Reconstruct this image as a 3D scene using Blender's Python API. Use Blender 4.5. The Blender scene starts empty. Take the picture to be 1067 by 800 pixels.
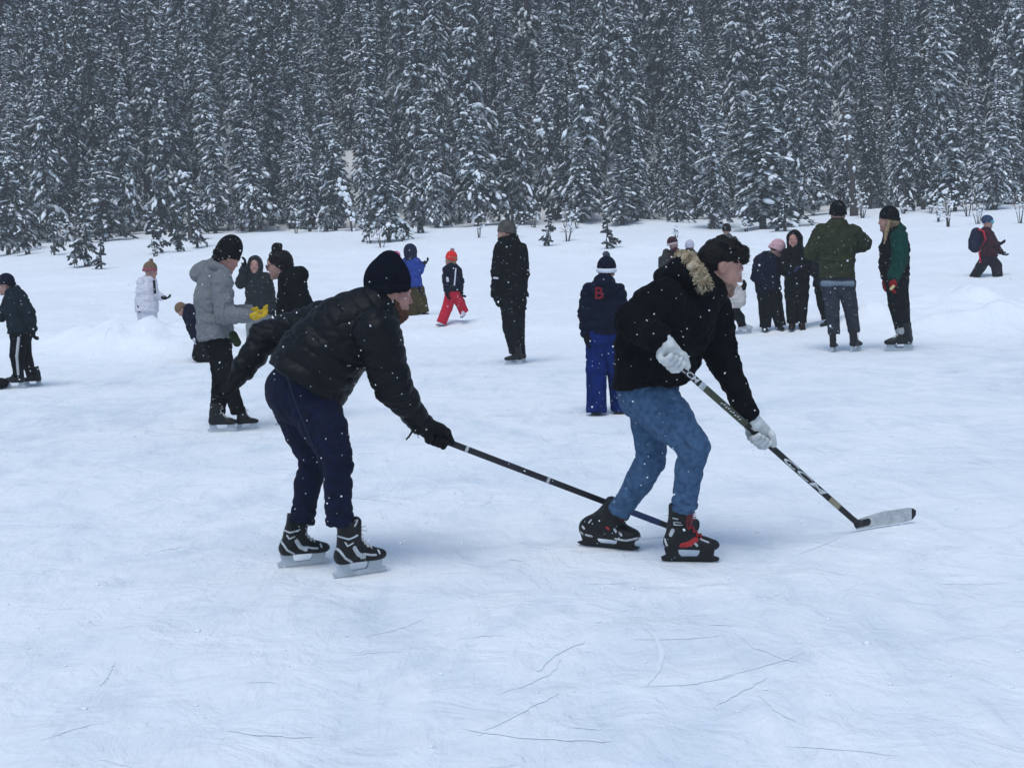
import bpy, math, random
import numpy as np
from mathutils import Matrix, Vector

# ------------------------------------------------------------------ camera, sky, sun, exposure
SC = bpy.context.scene
COL = SC.collection
FPX, PW, PH = 1600.0, 1067.0, 800.0          # focal length in photo pixels, photo size
CAMZ, PITCH, ROLL = 1.62, math.radians(5.78), math.radians(-1.6)
cam_d = bpy.data.cameras.new('camera')
cam = bpy.data.objects.new('camera', cam_d)
COL.objects.link(cam)
cam_d.sensor_fit = 'HORIZONTAL'
cam_d.sensor_width = 36.0
cam_d.lens = FPX / PW * 36.0
cam_d.clip_start, cam_d.clip_end = 0.1, 2000.0
CM = Matrix.Translation((0, 0, CAMZ)) @ Matrix.Rotation(math.pi / 2 - PITCH, 4, 'X') @ Matrix.Rotation(ROLL, 4, 'Z')
cam.matrix_world = CM
SC.camera = cam

world = bpy.data.worlds.new('World')
SC.world = world
world.use_nodes = True
SUN_EL, SUN_ROT = math.radians(66), math.radians(200)
wn, wl = world.node_tree.nodes, world.node_tree.links
sky = wn.new('ShaderNodeTexSky')
sky.sky_type = 'NISHITA'
sky.sun_disc = False
sky.sun_elevation = SUN_EL
sky.sun_rotation = SUN_ROT
sky.altitude = 1600
sky.air_density = 1.0
sky.dust_density = 1.5
sky.ozone_density = 0.0
tint = wn.new('ShaderNodeMixRGB')          # overcast: the whole sky a touch greener than clear blue
tint.blend_type = 'MULTIPLY'
tint.inputs[0].default_value = 1.0
tint.inputs[2].default_value = (0.92, 1.03, 1.045, 1)
wl.new(sky.outputs[0], tint.inputs[1])
wl.new(tint.outputs[0], wn['Background'].inputs[0])
wn['Background'].inputs[1].default_value = 0.10
sun_d = bpy.data.lights.new('sun', 'SUN')
sun_d.energy = 1.3
sun_d.angle = math.radians(32)
sun_d.color = (1.0, 0.994, 0.98)
sun = bpy.data.objects.new('sun', sun_d)
COL.objects.link(sun)
sun.rotation_euler = (math.pi / 2 - SUN_EL, 0, math.pi - SUN_ROT)
SC.view_settings.view_transform = 'Standard'
SC.view_settings.look = 'None'
SC.view_settings.gamma = 1.0
SC.view_settings.use_curve_mapping = False
SC.view_settings.exposure = 0.62
SC.render.engine = 'CYCLES'
SC.cycles.use_denoising = True
SC.cycles.max_bounces = 6
SC.cycles.volume_bounces = 1
SC.cycles.sample_clamp_indirect = 4.0

# ------------------------------------------------------------------ helpers
RX = np.array(CM.to_3x3() @ Vector((1, 0, 0)))
UP = np.array(CM.to_3x3() @ Vector((0, 1, 0)))
FW = np.array(CM.to_3x3() @ Vector((0, 0, -1)))
C0 = np.array([0, 0, CAMZ])
Z = np.array([0, 0, 1.0])


def at(px, py, d):
    """world point seen at photo pixel (px, py), d metres in front of the lens"""
    return C0 + d * (FW + RX * (px - PW / 2) / FPX - UP * (py - PH / 2) / FPX)


def depth_of(px, py, z=0.0):
    r = FW + RX * (px - PW / 2) / FPX - UP * (py - PH / 2) / FPX
    return (z - CAMZ) / r[2]


def on_ice(px, py, z=0.0):
    return at(px, py, depth_of(px, py, z))


def unit(v):
    v = np.asarray(v, float)
    return v / max(np.linalg.norm(v), 1e-9)


def cdir(u, v, w):
    """direction given as right, up, away in the picture"""
    return unit(RX * u + UP * v + FW * w)


def fast_mesh(name, verts, faces, mats, smooth=True, fmat=None):
    verts = np.asarray(verts, np.float32).reshape(-1, 3)
    faces = np.asarray(faces, np.int32)
    n = faces.shape[1]
    me = bpy.data.meshes.new(name)
    me.vertices.add(len(verts))
    me.vertices.foreach_set('co', verts.ravel())
    me.loops.add(faces.size)
    me.loops.foreach_set('vertex_index', faces.ravel())
    me.polygons.add(len(faces))
    me.polygons.foreach_set('loop_start', np.arange(0, faces.size, n, dtype=np.int32))
    me.polygons.foreach_set('use_smooth', np.full(len(faces), smooth))
    for m in (mats if isinstance(mats, (list, tuple)) else [mats]):
        me.materials.append(m)
    if fmat is not None:
        me.polygons.foreach_set('material_index', np.asarray(fmat, np.int32))
    me.update(calc_edges=True)
    return me


def link(name, me, parent=None):
    o = bpy.data.objects.new(name, me)
    COL.objects.link(o)
    if parent is not None:
        o.parent = parent
        o.matrix_parent_inverse = Matrix.Translation(-parent_base(parent))
    return o


_base = {}


def parent_base(p):
    return _base.get(p.name, Vector((0, 0, 0)))


def thing(name, label, cat, loc, group=None):
    o = bpy.data.objects.new(name, None)
    COL.objects.link(o)
    o.empty_display_size = 0.2
    o.location = Vector([float(c) for c in loc])
    _base[o.name] = o.location.copy()
    tag(o, label, cat, group)
    return o


def tag(o, label=None, cat=None, group=None, kind=None):
    for k, v in (('label', label), ('category', cat), ('group', group), ('kind', kind)):
        if v:
            o[k] = v
    return o


class Geo:
    """collects simple solids into one mesh"""

    def __init__(s):
        s.v, s.f = [], []

    def add(s, v, f):
        o = len(s.v)
        s.v += [tuple(map(float, p)) for p in v]
        s.f += [tuple(i + o for i in q) for q in f]

    def box(s, c, ax, half):
        c = np.asarray(c, float)
        vs = [c + ax[0] * half[0] * x + ax[1] * half[1] * y + ax[2] * half[2] * z
              for x in (-1, 1) for y in (-1, 1) for z in (-1, 1)]
        s.add(vs, [(0, 1, 3, 2), (4, 6, 7, 5), (0, 4, 5, 1), (2, 3, 7, 6), (0, 2, 6, 4), (1, 5, 7, 3)])

    def tube(s, pts, rads, n=8, flat=None):
        pts = [np.asarray(p, float) for p in pts]
        if not hasattr(rads, '__len__'):
            rads = [rads] * len(pts)
        vs, fs = [], []
        for i, p in enumerate(pts):
            t = unit(pts[min(i + 1, len(pts) - 1)] - pts[max(i - 1, 0)])
            a = unit(np.cross(t, Z if abs(t[2]) < .95 else np.array([1., 0, 0])))
            b = np.cross(t, a)
            for k in range(n):
                w = 2 * math.pi * k / n
                vs.append(p + rads[i] * (a * math.cos(w) + b * math.sin(w)))
        for i in range(len(pts) - 1):
            for k in range(n):
                fs.append((i * n + k, i * n + (k + 1) % n, (i + 1) * n + (k + 1) % n, (i + 1) * n + k))
        fs.append(tuple(range(n))[::-1])
        fs.append(tuple((len(pts) - 1) * n + k for k in range(n)))
        s.add(vs, fs)

    def prism(s, poly, org, ex, ez, ey, th):
        """2-D outline (ex, ez) extruded th along ey, centred"""
        n = len(poly)
        vs = [org + ex * x + ez * z - ey * th / 2 for x, z in poly] + [org + ex * x + ez * z + ey * th / 2 for x, z in poly]
        fs = [tuple(range(n))[::-1], tuple(range(n, 2 * n))]
        fs += [(i, (i + 1) % n, n + (i + 1) % n, n + i) for i in range(n)]
        s.add(vs, fs)

    def build(s, name, mat, parent=None, smooth=False):
        me = bpy.data.meshes.new(name)
        me.from_pydata(s.v, [], s.f)
        me.materials.append(mat)
        if smooth:
            me.polygons.foreach_set('use_smooth', [True] * len(me.polygons))
        me.update()
        return link(name, me, parent)


# ------------------------------------------------------------------ materials
def mat(name, col, rough=0.85, col2=None, scale=20.0, bump=0.0, bscale=60.0, spec=0.3, sheen=0.0, detail=4.0,
        metal=0.0, lo=0.35, hi=0.65, stretch=None, sss=0.0):
    m = bpy.data.materials.new(name)
    m.use_nodes = True
    nt = m.node_tree
    N, L = nt.nodes, nt.links
    p = N['Principled BSDF']
    p.inputs['Roughness'].default_value = rough
    p.inputs['Specular IOR Level'].default_value = spec
    p.inputs['Metallic'].default_value = metal
    if sheen:
        p.inputs['Sheen Weight'].default_value = sheen
        p.inputs['Sheen Roughness'].default_value = 0.6
    if sss:
        p.inputs['Subsurface Weight'].default_value = sss
        p.inputs['Subsurface Radius'].default_value = (.02, .008, .004)
        p.inputs['Subsurface Scale'].default_value = .5
    tc = N.new('ShaderNodeTexCoord')
    src = tc.outputs['Object']
    if stretch:
        mp = N.new('ShaderNodeMapping')
        mp.inputs['Scale'].default_value = stretch
        L.new(src, mp.inputs[0])
        src = mp.outputs[0]
    if col2 is None:
        col2 = tuple(c * 0.7 for c in col)
    nz = N.new('ShaderNodeTexNoise')
    nz.inputs['Scale'].default_value = scale
    nz.inputs['Detail'].default_value = detail
    L.new(src, nz.inputs['Vector'])
    cr = N.new('ShaderNodeValToRGB')
    cr.color_ramp.elements[0].position = lo
    cr.color_ramp.elements[1].position = hi
    cr.color_ramp.elements[0].color = (*col2, 1)
    cr.color_ramp.elements[1].color = (*col, 1)
    L.new(nz.outputs[0], cr.inputs[0])
    L.new(cr.outputs[0], p.inputs['Base Color'])
    if bump:
        nb = N.new('ShaderNodeTexNoise')
        nb.inputs['Scale'].default_value = bscale
        nb.inputs['Detail'].default_value = 5
        L.new(src, nb.inputs['Vector'])
        b = N.new('ShaderNodeBump')
        b.inputs['Strength'].default_value = min(bump, 1)
        b.inputs['Distance'].default_value = 0.01
        L.new(nb.outputs[0], b.inputs['Height'])
        L.new(b.outputs[0], p.inputs['Normal'])
    return m


_fab = {}


def cloth(col, rough=0.9, sheen=0.0, bump=0.35, bscale=45.0, scale=14.0, name='cloth'):
    k = (tuple(col), rough, sheen, bump)
    if k not in _fab:
        _fab[k] = mat(name, col, rough, tuple(c * (.62 if max(col) < .2 else .88) for c in col), scale, bump, bscale, .06, sheen)
    return _fab[k]


def snow_ground_material():
    m = bpy.data.materials.new('snow_and_ice')
    m.use_nodes = True
    N, L = m.node_tree.nodes, m.node_tree.links
    p = N['Principled BSDF']
    tc = N.new('ShaderNodeTexCoord')
    O = tc.outputs['Object']

    def mapping(sc, rot=(0, 0, 0)):
        mp = N.new('ShaderNodeMapping')
        mp.inputs['Scale'].default_value = sc
        mp.inputs['Rotation'].default_value = rot
        L.new(O, mp.inputs[0])
        return mp.outputs[0]

    def noise(vec, s, det=5, dist=0.0, rough=.55):
        n = N.new('ShaderNodeTexNoise')
        n.inputs['Scale'].default_value = s
        n.inputs['Detail'].default_value = det
        n.inputs['Distortion'].default_value = dist
        n.inputs['Roughness'].default_value = rough
        L.new(vec, n.inputs['Vector'])
        return n.outputs[0]

    def ramp(v, a, b):
        r = N.new('ShaderNodeMapRange')
        r.inputs[1].default_value, r.inputs[2].default_value = a, b
        L.new(v, r.inputs[0])
        return r.outputs[0]

    def math_(op, a, b):
        n = N.new('ShaderNodeMath')
        n.operation = op
        for i, x in enumerate((a, b)):
            if isinstance(x, (int, float)):
                n.inputs[i].default_value = x
            else:
                L.new(x, n.inputs[i])
        return n.outputs[0]

    # scraped ice showing through the snow dust: long shallow sweeps along the skating direction
    sweep = ramp(noise(mapping((.9, .75, 1), (0, 0, .35)), .9, 7, 1.2), .42, .72)
    sweep2 = ramp(noise(mapping((2.4, .8, 1), (0, 0, -.75)), 1.5, 7, 1.0), .48, .74)
    big = ramp(noise(O, .22, 3, .5), .35, .65)
    ice = math_('MULTIPLY', math_('ADD', math_('MULTIPLY', sweep, .65), math_('MULTIPLY', sweep2, .5)), math_('ADD', math_('MULTIPLY', big, .7), .45))
    sep = N.new('ShaderNodeSeparateXYZ')
    L.new(O, sep.inputs[0])
    rink = ramp(sep.outputs[1], 22.0, 18.5)
    ice = math_('MULTIPLY', ice, rink)
    ice.node.use_clamp = True
    mx = N.new('ShaderNodeMixRGB')
    mx.inputs[1].default_value = (.86, .88, .90, 1)
    mx.inputs[2].default_value = (.64, .72, .79, 1)
    L.new(ice, mx.inputs[0])
    L.new(mx.outputs[0], p.inputs['Base Color'])
    ro = N.new('ShaderNodeMapRange')
    ro.inputs[3].default_value, ro.inputs[4].default_value = .78, .42
    L.new(ice, ro.inputs[0])
    L.new(ro.outputs[0], p.inputs['Roughness'])
    p.inputs['Specular IOR Level'].default_value = .35
    # relief: trampled snow dust, swept scratches in three directions
    sc1 = noise(mapping((2.6, 1.0, 1), (0, 0, .75)), 2.6, 6, 1.0)
    sc2 = noise(mapping((3.0, .8, 1), (0, 0, -.85)), 2.4, 6, 1.2)
    sc3 = noise(mapping((10, 1.4, 1), (0, 0, .5)), 1.4, 3, .8)
    h = math_('ADD', math_('MULTIPLY', sc1, .26), math_('MULTIPLY', sc2, .26))
    h = math_('ADD', h, math_('MULTIPLY', sc3, .25))
    h = math_('ADD', h, math_('MULTIPLY', noise(mapping((1.2, .9, 1), (0, 0, .5)), 2.6, 7, .8, .56), 1.5))
    h = math_('ADD', h, math_('MULTIPLY', noise(O, 26, 4), .05))
    h = math_('SUBTRACT', h, math_('MULTIPLY', ice, .5))
    b = N.new('ShaderNodeBump')
    b.inputs['Strength'].default_value = .7
    b.inputs['Distance'].default_value = .05
    L.new(h, b.inputs['Height'])
    L.new(b.outputs[0], p.inputs['Normal'])
    return m


M_ground = snow_ground_material()
M_snow = mat('snow', (.86, .88, .90), .75, (.80, .83, .87), 6, .5, 14, .25)
M_bark = mat('bark', (.085, .075, .068), .95, (.035, .031, .03), 14, .8, 30, .1, stretch=(4, 4, .8))
M_needle = mat('needles', (.022, .030, .030), .8, (.010, .015, .016), 9, 0, 1, .15)
M_frost = mat('frosted_needles', (.36, .39, .40), .85, (.030, .040, .043), 4.0, 0, 1, .15, lo=.40, hi=.60)
M_flake = mat('flake', (.88, .90, .92), .8, (.84, .86, .9), 5)

# ------------------------------------------------------------------ terrain
rng = np.random.RandomState(7)


def sines(seed, n, f0, f1):
    r = np.random.RandomState(seed)
    th = r.uniform(0, 2 * np.pi, n)
    f = r.uniform(f0, f1, n)
    return np.cos(th) * f, np.sin(th) * f, r.uniform(0, 6.28, n), 1 / f ** .8


_S = {}


def wob(x, y, seed, n, f0, f1):
    if (seed, n) not in _S:
        _S[(seed, n)] = sines(seed, n, f0, f1)
    kx, ky, ph, am = _S[(seed, n)]
    o = np.zeros_like(x, dtype=float)
    for a, b, c, d in zip(kx, ky, ph, am):
        o += d * np.sin(a * x + b * y + c + .6 * np.sin(.7 * b * x - .6 * a * y))
    return o / am.sum() * 1.6


def sstep(a, b, x):
    t = np.clip((x - a) / (b - a), 0, 1)
    return t * t * (3 - 2 * t)


BUMPS = []        # x, y, height, rx, ry : shovelled piles of snow at the rink's edge


def bump_at(px, d, hgt, rx, ry):
    p = at(px, 240, d)
    BUMPS.append((p[0], p[1], hgt, rx, ry))


for a in ((160, 21.9, .26, .50, .5), (190, 22.3, .20, .42, .5), (128, 21.6, .20, .45, .5), (95, 21.9, .22, .55, .5), (225, 22.6, .16, .5, .5), (150, 21.0, .14, 1.3, .6),
          (75, 21.2, .10, .5, .4), (205, 21.4, .10, .4, .35), (110, 20.9, .08, .35, .3), (175, 20.8, .07, .3, .3), (55, 22.0, .14, .6, .6), (30, 22.8, .10, .8, .6),
          (350, 23.6, .08, .9, .5), (400, 22.6, .06, .6, .4), (540, 22.4, .05, .7, .4), (690, 22.9, .07, .8, .5), (820, 22.9, .05, .8, .5),
          (470, 23.2, .08, 1.8, .7), (610, 23.4, .10, 1.5, .7), (1000, 21.6, .14, 2.2, 1.2), (1090, 23, .16, 2, 1.2), (940, 23.5, .10, 1.5, .8),
          (980, 20.9, .10, .5, .4), (1040, 21.3, .12, .6, .4), (905, 21.9, .09, .5, .4), (1010, 23.0, .12, .7, .5), (960, 24.5, .10, .7, .5)):
    bump_at(*a)


def height(x, y):
    x = np.asarray(x, float)
    y = np.asarray(y, float)
    edge = 21.0 + .7 * np.sin(x * .35 + 1) + .5 * np.sin(x * .9) - .12 * x
    off = y - edge
    out = sstep(0, 3.2, off)
    h = .16 * out + .22 * sstep(4, 16, off) + .9 * sstep(14, 32, off) + .5 * sstep(24, 40, off)
    h = h + np.maximum(y - 62, 0) * .36 * sstep(60, 70, y)
    h = h + out * (.10 * wob(x, y * 1.6, 1, 9, .25, .9) + .06 * wob(x, y, 2, 10, 1.2, 3.2) + .035 * wob(x, y, 3, 14, 4, 10))
    h = h + sstep(30, 55, y) * .25 * wob(x, y, 4, 8, .2, .6)
    wl_ = 1 + .5 * wob(x, y, 5, 12, 2, 8) + .42 * wob(x, y, 6, 16, 6, 14)
    for bx, by, bh, rx, ry in BUMPS:
        q = ((x - bx) / rx) ** 2 + ((y - by) / ry) ** 2
        h = h + bh * np.exp(-q * .9) * wl_
    return h - .0015 * (1 - out)


def hz(x, y):
    return float(height(np.array([x]), np.array([y]))[0])


def tdepth(px, py):
    """distance at which the line of sight through this pixel meets the snow"""
    d = np.arange(12, 60, .05)
    P = C0 + d[:, None] * (FW + RX * (px - PW / 2) / FPX - UP * (py - PH / 2) / FPX)
    hit = P[:, 2] <= height(P[:, 0], P[:, 1])
    return float(d[np.argmax(hit)]) if hit.any() else 60.0


def axis(segs):
    o = []
    for a, b, st in segs:
        o += list(np.arange(a, b - 1e-6, st))
    return np.array(o + [segs[-1][1]])


gx = axis([(-300, -60, 30), (-60, -20, 2), (-20, -11, .4), (-11, 11, .13), (11, 20, .4), (20, 60, 2), (60, 300, 30)])
gy = axis([(-60, 0, 10), (0, 16, 1), (16, 19, .3), (19, 30, .12), (30, 48, .25), (48, 70, .6), (70, 130, 3), (130, 330, 20)])
XX, YY = np.meshgrid(gx, gy, indexing='ij')
ZZ = height(XX, YY)
ni, nj = XX.shape
ii, jj = np.meshgrid(np.arange(ni - 1), np.arange(nj - 1), indexing='ij')
a_ = (ii * nj + jj).ravel()
ground = link('ground', fast_mesh('ground', np.stack([XX, YY, ZZ], -1).reshape(-1, 3),
                                  np.stack([a_, a_ + nj, a_ + nj + 1, a_ + 1], 1), M_ground))
tag(ground, 'snow covered frozen lake rising to the forest edge', None, None, 'structure')

# skate scratches and little ridges of scraped snow: thin raised ribbons lying on the ice
M_scratch = mat('scraped_ice', (.79, .84, .875), .65, (.82, .865, .89), 12)


def ribbon_marks():
    r = random.Random(5)
    vs, fs = [], []
    spec = [((235, 760), (330, 768), .012), ((480, 758), (640, 772), .016), ((770, 660), (842, 692), .008), ((668, 650), (672, 715), .010),
            ((610, 668), (560, 700), .02), ((745, 735), (800, 705), .014), ((830, 752), (790, 720), .010), ((120, 690), (105, 715), .012)]
    for _ in range(30):
        x, y = r.uniform(-20, 1080), r.uniform(470, 800)
        a = r.choice([r.gauss(.12, .25), r.gauss(-.35, .2), r.gauss(.5, .3)])
        l = r.uniform(20, 120) * (y - 240) / 450
        spec.append(((x, y), (x + l * math.cos(a), y - l * math.sin(a) * .45), r.uniform(.003, .009)))
    for (p, q, w) in spec:
        A, B = on_ice(*p), on_ice(*q)
        t = unit(B - A)
        s = np.cross(Z, t)
        L = np.linalg.norm(B - A)
        bow = r.uniform(-.12, .12) * L
        n = 14
        o = len(vs)
        for i in range(n + 1):
            u = i / n
            c = A + (B - A) * u + s * bow * 4 * u * (1 - u) + s * r.gauss(0, .004)
            ww = w * (math.sin(math.pi * u) ** .6) * r.uniform(.5, 1.2)
            for k, zz in ((-1, .0010), (0, .0024), (1, .0010)):
                vs.append((c[0] + s[0] * ww * k, c[1] + s[1] * ww * k, zz))
        for i in range(n):
            for k in (0, 1):
                b = o + i * 3 + k
                fs.append((b, b + 1, b + 4, b + 3))
    o = link('skate_marks', fast_mesh('skate_marks', vs, fs, M_scratch))
    tag(o, 'thin skate scratches scraped across the snowy ice', 'skate marks', None, 'stuff')


ribbon_marks()


# crumbs of shaved snow strewn over the ice
def snow_crumbs():
    r = np.random.RandomState(31)
    n = 380
    y = r.uniform(4.6, 19, n)
    x = r.uniform(-1, 1, n) * (y * .36 + .4)
    s = r.uniform(.003, .009, n) * np.where(r.uniform(0, 1, n) < .05, 1.9, 1)
    c = np.stack([x, y, s * .25], 1)
    e = np.eye(3)
    V, F = blobs(c, np.tile(e[0], (n, 1)), np.tile(e[1], (n, 1)), np.tile(e[2], (n, 1)), s[:, None] * np.array([[1.3, 1, .6]]), 5)
    tag(link('snow_crumbs', fast_mesh('snow_crumbs', V, F, M_snow)), 'small crumbs of shaved snow strewn over the ice', 'snow crumbs', None, 'stuff')


# ------------------------------------------------------------------ trees
def ico():
    # octahedron subdivided once: 18 vertices, 32 triangles
    v = [(1, 0, 0), (-1, 0, 0), (0, 1, 0), (0, -1, 0), (0, 0, 1), (0, 0, -1)]
    f = [(0, 2, 4), (2, 1, 4), (1, 3, 4), (3, 0, 4), (2, 0, 5), (1, 2, 5), (3, 1, 5), (0, 3, 5)]
    v = [np.array(p, float) for p in v]
    mid, nf = {}, []

    def m(a, b):
        k = (min(a, b), max(a, b))
        if k not in mid:
            mid[k] = len(v)
            v.append(unit(v[a] + v[b]))
        return mid[k]
    for a, b, c in f:
        ab, bc, ca = m(a, b), m(b, c), m(c, a)
        nf += [(a, ab, ca), (b, bc, ab), (c, ca, bc), (ab, bc, ca)]
    return np.array(v), np.array(nf)


IV, IF = ico()


def blobs(centres, ax, ay, az, radii, seed):
    """many small lumpy ellipsoids: centres (n,3), axes (n,3) each, radii (n,3)"""
    r = np.random.RandomState(seed)
    n = len(centres)
    j = 1 + r.uniform(-.28, .28, (n, len(IV), 1))
    L = IV[None] * j * radii[:, None, :]
    V = centres[:, None] + L[..., :1] * ax[:, None] + L[..., 1:2] * ay[:, None] + L[..., 2:] * az[:, None]
    Fc = IF[None] + (np.arange(n) * len(IV))[:, None, None]
    return V.reshape(-1, 3), Fc.reshape(-1, 3)


def norm_rows(a):
    return a / np.maximum(np.linalg.norm(a, axis=1, keepdims=True), 1e-9)


snow_crumbs()


def make_spruce(seed, H, R, bare=.06, load=1.0, dens=1.0):
    """unit tree at the origin -> meshes for trunk, crown, snow"""
    r = np.random.RandomState(seed)
    lean = r.uniform(-.02, .02, 2)
    # trunk
    g = Geo()
    zs = np.linspace(-.4, H, 9)
    tr = .012 * H + .035
    g.tube([(lean[0] * z + .03 * math.sin(z), lean[1] * z, z) for z in zs],
           [max(tr * (1 - .93 * max(z, 0) / H), .012) for z in zs], 7)
    n = int((H * 25 + 22) * dens)
    u = np.sort(r.uniform(0, 1, n))
    z0 = H * (bare + (1 - bare) * (u ** .92)) * .985
    prof = (1 - z0 / H) ** .75
    low = np.clip((z0 / H - bare) / .12, .35, 1)
    az = r.uniform(0, 2 * np.pi, n)
    lump = 1 + .30 * np.sin(az * 2 + z0 * 1.7 + r.uniform(0, 6)) * np.sin(z0 * 2.6 + az + r.uniform(0, 6))
    L = np.maximum(R * prof * low * r.uniform(.45, 1.25, n) * lump, .10 + .03 * H / 8)
    heavy = np.clip(.55 + .55 * np.sin(az * 3 + z0 * 2.1) + r.normal(0, .35, n), .08, 1.5)
    out = np.stack([np.cos(az), np.sin(az), np.zeros(n)], 1)
    side = np.stack([-np.sin(az), np.cos(az), np.zeros(n)], 1)
    rise = (.35 * (z0 / H) - .12 + r.normal(0, .10, n))[:, None]
    droop = (.62 - .45 * (z0 / H) + r.uniform(-.1, .22, n))[:, None]
    org = np.stack([lean[0] * z0, lean[1] * z0, z0], 1)
    zz = np.array([[0, 0, 1.0]])

    def P(t):
        return org + L[:, None] * (out * t + zz * (rise * t - droop * t * t))

    V, F = [], []
    vo = 0

    def quad(base, tip, wid):
        nonlocal vo
        m = len(base)
        mid = base * .45 + tip * .55
        q = np.stack([base, mid + wid, tip, mid - wid], 1).reshape(-1, 3)
        V.append(q)
        F.append(np.arange(m * 4).reshape(-1, 4) + vo)
        vo += m * 4
    prev = P(0.05)
    for t in (.4, .75, 1.0):                       # spine of the branch
        nx = P(t)
        quad(prev - zz * .02, nx, side * (.10 * L[:, None] + .03))
        prev = nx
    for t in (.16, .28, .40, .52, .64, .76, .86, .94):
        b = P(t)
        for s in (-1, 1):
            for rep in range(1 if H > 6 else 2):
                keep = r.uniform(0, 1, n) < .85
                ln = (L * (.40 - .22 * t) * r.uniform(.5, 1.3, n) + .06)[:, None]
                d = norm_rows(side * s * r.uniform(.35, 1, (n, 1)) + out * r.uniform(.2, .9, (n, 1)) - zz * r.uniform(.15, 1.1, (n, 1)))
                wv = norm_rows(np.cross(d, r.normal(0, 1, (n, 3)))) * (ln * .13 + .018)
                quad(b[keep], (b + d * ln)[keep], wv[keep])
    V = np.concatenate(V)
    F = np.concatenate(F)
    fm = (r.uniform(0, 1, len(F)) < .64 * min(load, 1) ** .7).astype(int)
    crown = fast_mesh('crown', V, F, [M_needle, M_frost], False, fm)
    # snow lying on the branches
    cs, ax, rd = [], [], []
    for t in (.22, .38, .5, .62, .72, .82, .92, 1.0):
        keep = r.uniform(0, 1, n) < heavy * (.68 * load if t > .4 else .42 * load)
        d = norm_rows(P(t + .08) - P(t - .08))
        sz = (L * .050 + .027) * r.uniform(.40, 1.5, n) * (1 + .5 * (r.uniform(0, 1, n) < .1))
        off = side * (r.normal(0, .16, n) * L)[:, None]
        cs.append((P(t) + off + zz * .03)[keep])
        ax.append(d[keep])
        rd.append(np.stack([sz * r.uniform(.9, 1.7, n), sz * r.uniform(.5, .9, n), sz * r.uniform(.38, .62, n)], 1)[keep])
    cs, ax, rd = np.concatenate(cs), np.concatenate(ax), np.concatenate(rd)
    rd = np.minimum(rd, .16)
    ay = norm_rows(np.cross(np.tile(zz, (len(ax), 1)), ax) + 1e-5)
    a3 = np.cross(ax, ay)
    V, F = blobs(cs, ax, ay, a3, rd, seed + 1)
    snow = fast_mesh('snow', V, F, M_snow, True)
    trunk = bpy.data.meshes.new('trunk')
    trunk.from_pydata(g.v, [], g.f)
    trunk.materials.append(M_bark)
    trunk.polygons.foreach_set('use_smooth', [True] * len(trunk.polygons))
    return trunk, crown, snow


VARS = {'tall': [(make_spruce(20 + i, h, w, .05 + .05 * (i % 3), ld), h) for i, (h, w, ld) in
                 enumerate([(14, 1.10, 1.1), (15, 1.25, .5), (13, 1.0, 1.25), (16, 1.2, .9), (14.5, .95, .4), (15.5, 1.15, 1.3)])],
        'mid': [(make_spruce(40 + i, h, w, .04 + .05 * (i % 2), ld), h) for i, (h, w, ld) in
                enumerate([(8, .95, 1.2), (9.5, .90, .6), (7, .95, 1.35), (10, 1.0, 1.0)])],
        'small': [(make_spruce(60 + i, h, w, .10, ld, 1.2), h) for i, (h, w, ld) in
                  enumerate([(3.8, .95, 1.3), (4.6, 1.0, 1.1), (3.0, .7, 1.2)])],
        'sapling': [(make_spruce(80 + i, h, w, .15, ld, .45), h) for i, (h, w, ld) in
                    enumerate([(1.3, .42, .5), (1.0, .34, .4), (1.7, .55, .6)])]}


def plant_tree(kind, i, x, y, scale, rot, label, group, name='spruce_tree', wide=1.0):
    (tm, cm, sm), H = VARS[kind][i % len(VARS[kind])]
    o = bpy.data.objects.new(name, None)
    COL.objects.link(o)
    o.location = (x, y, hz(x, y) - .05)
    o.rotation_euler = (random.uniform(-.03, .03), random.uniform(-.03, .03), rot)
    o.scale = (scale * wide, scale * wide, scale)
    tag(o, label, 'tree', group)
    t = bpy.data.objects.new('trunk', tm)
    c = bpy.data.objects.new('crown', cm)
    s = bpy.data.objects.new('snow', sm)
    c['kind'] = s['kind'] = 'stuff'
    for q, p in ((t, o), (c, o), (s, c)):
        COL.objects.link(q)
        q.parent = p
    return o


def at_col(px, d):
    p = at(px, 238 - (px - 533) * .028, d)
    return p[0], p[1]


random.seed(11)
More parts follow.
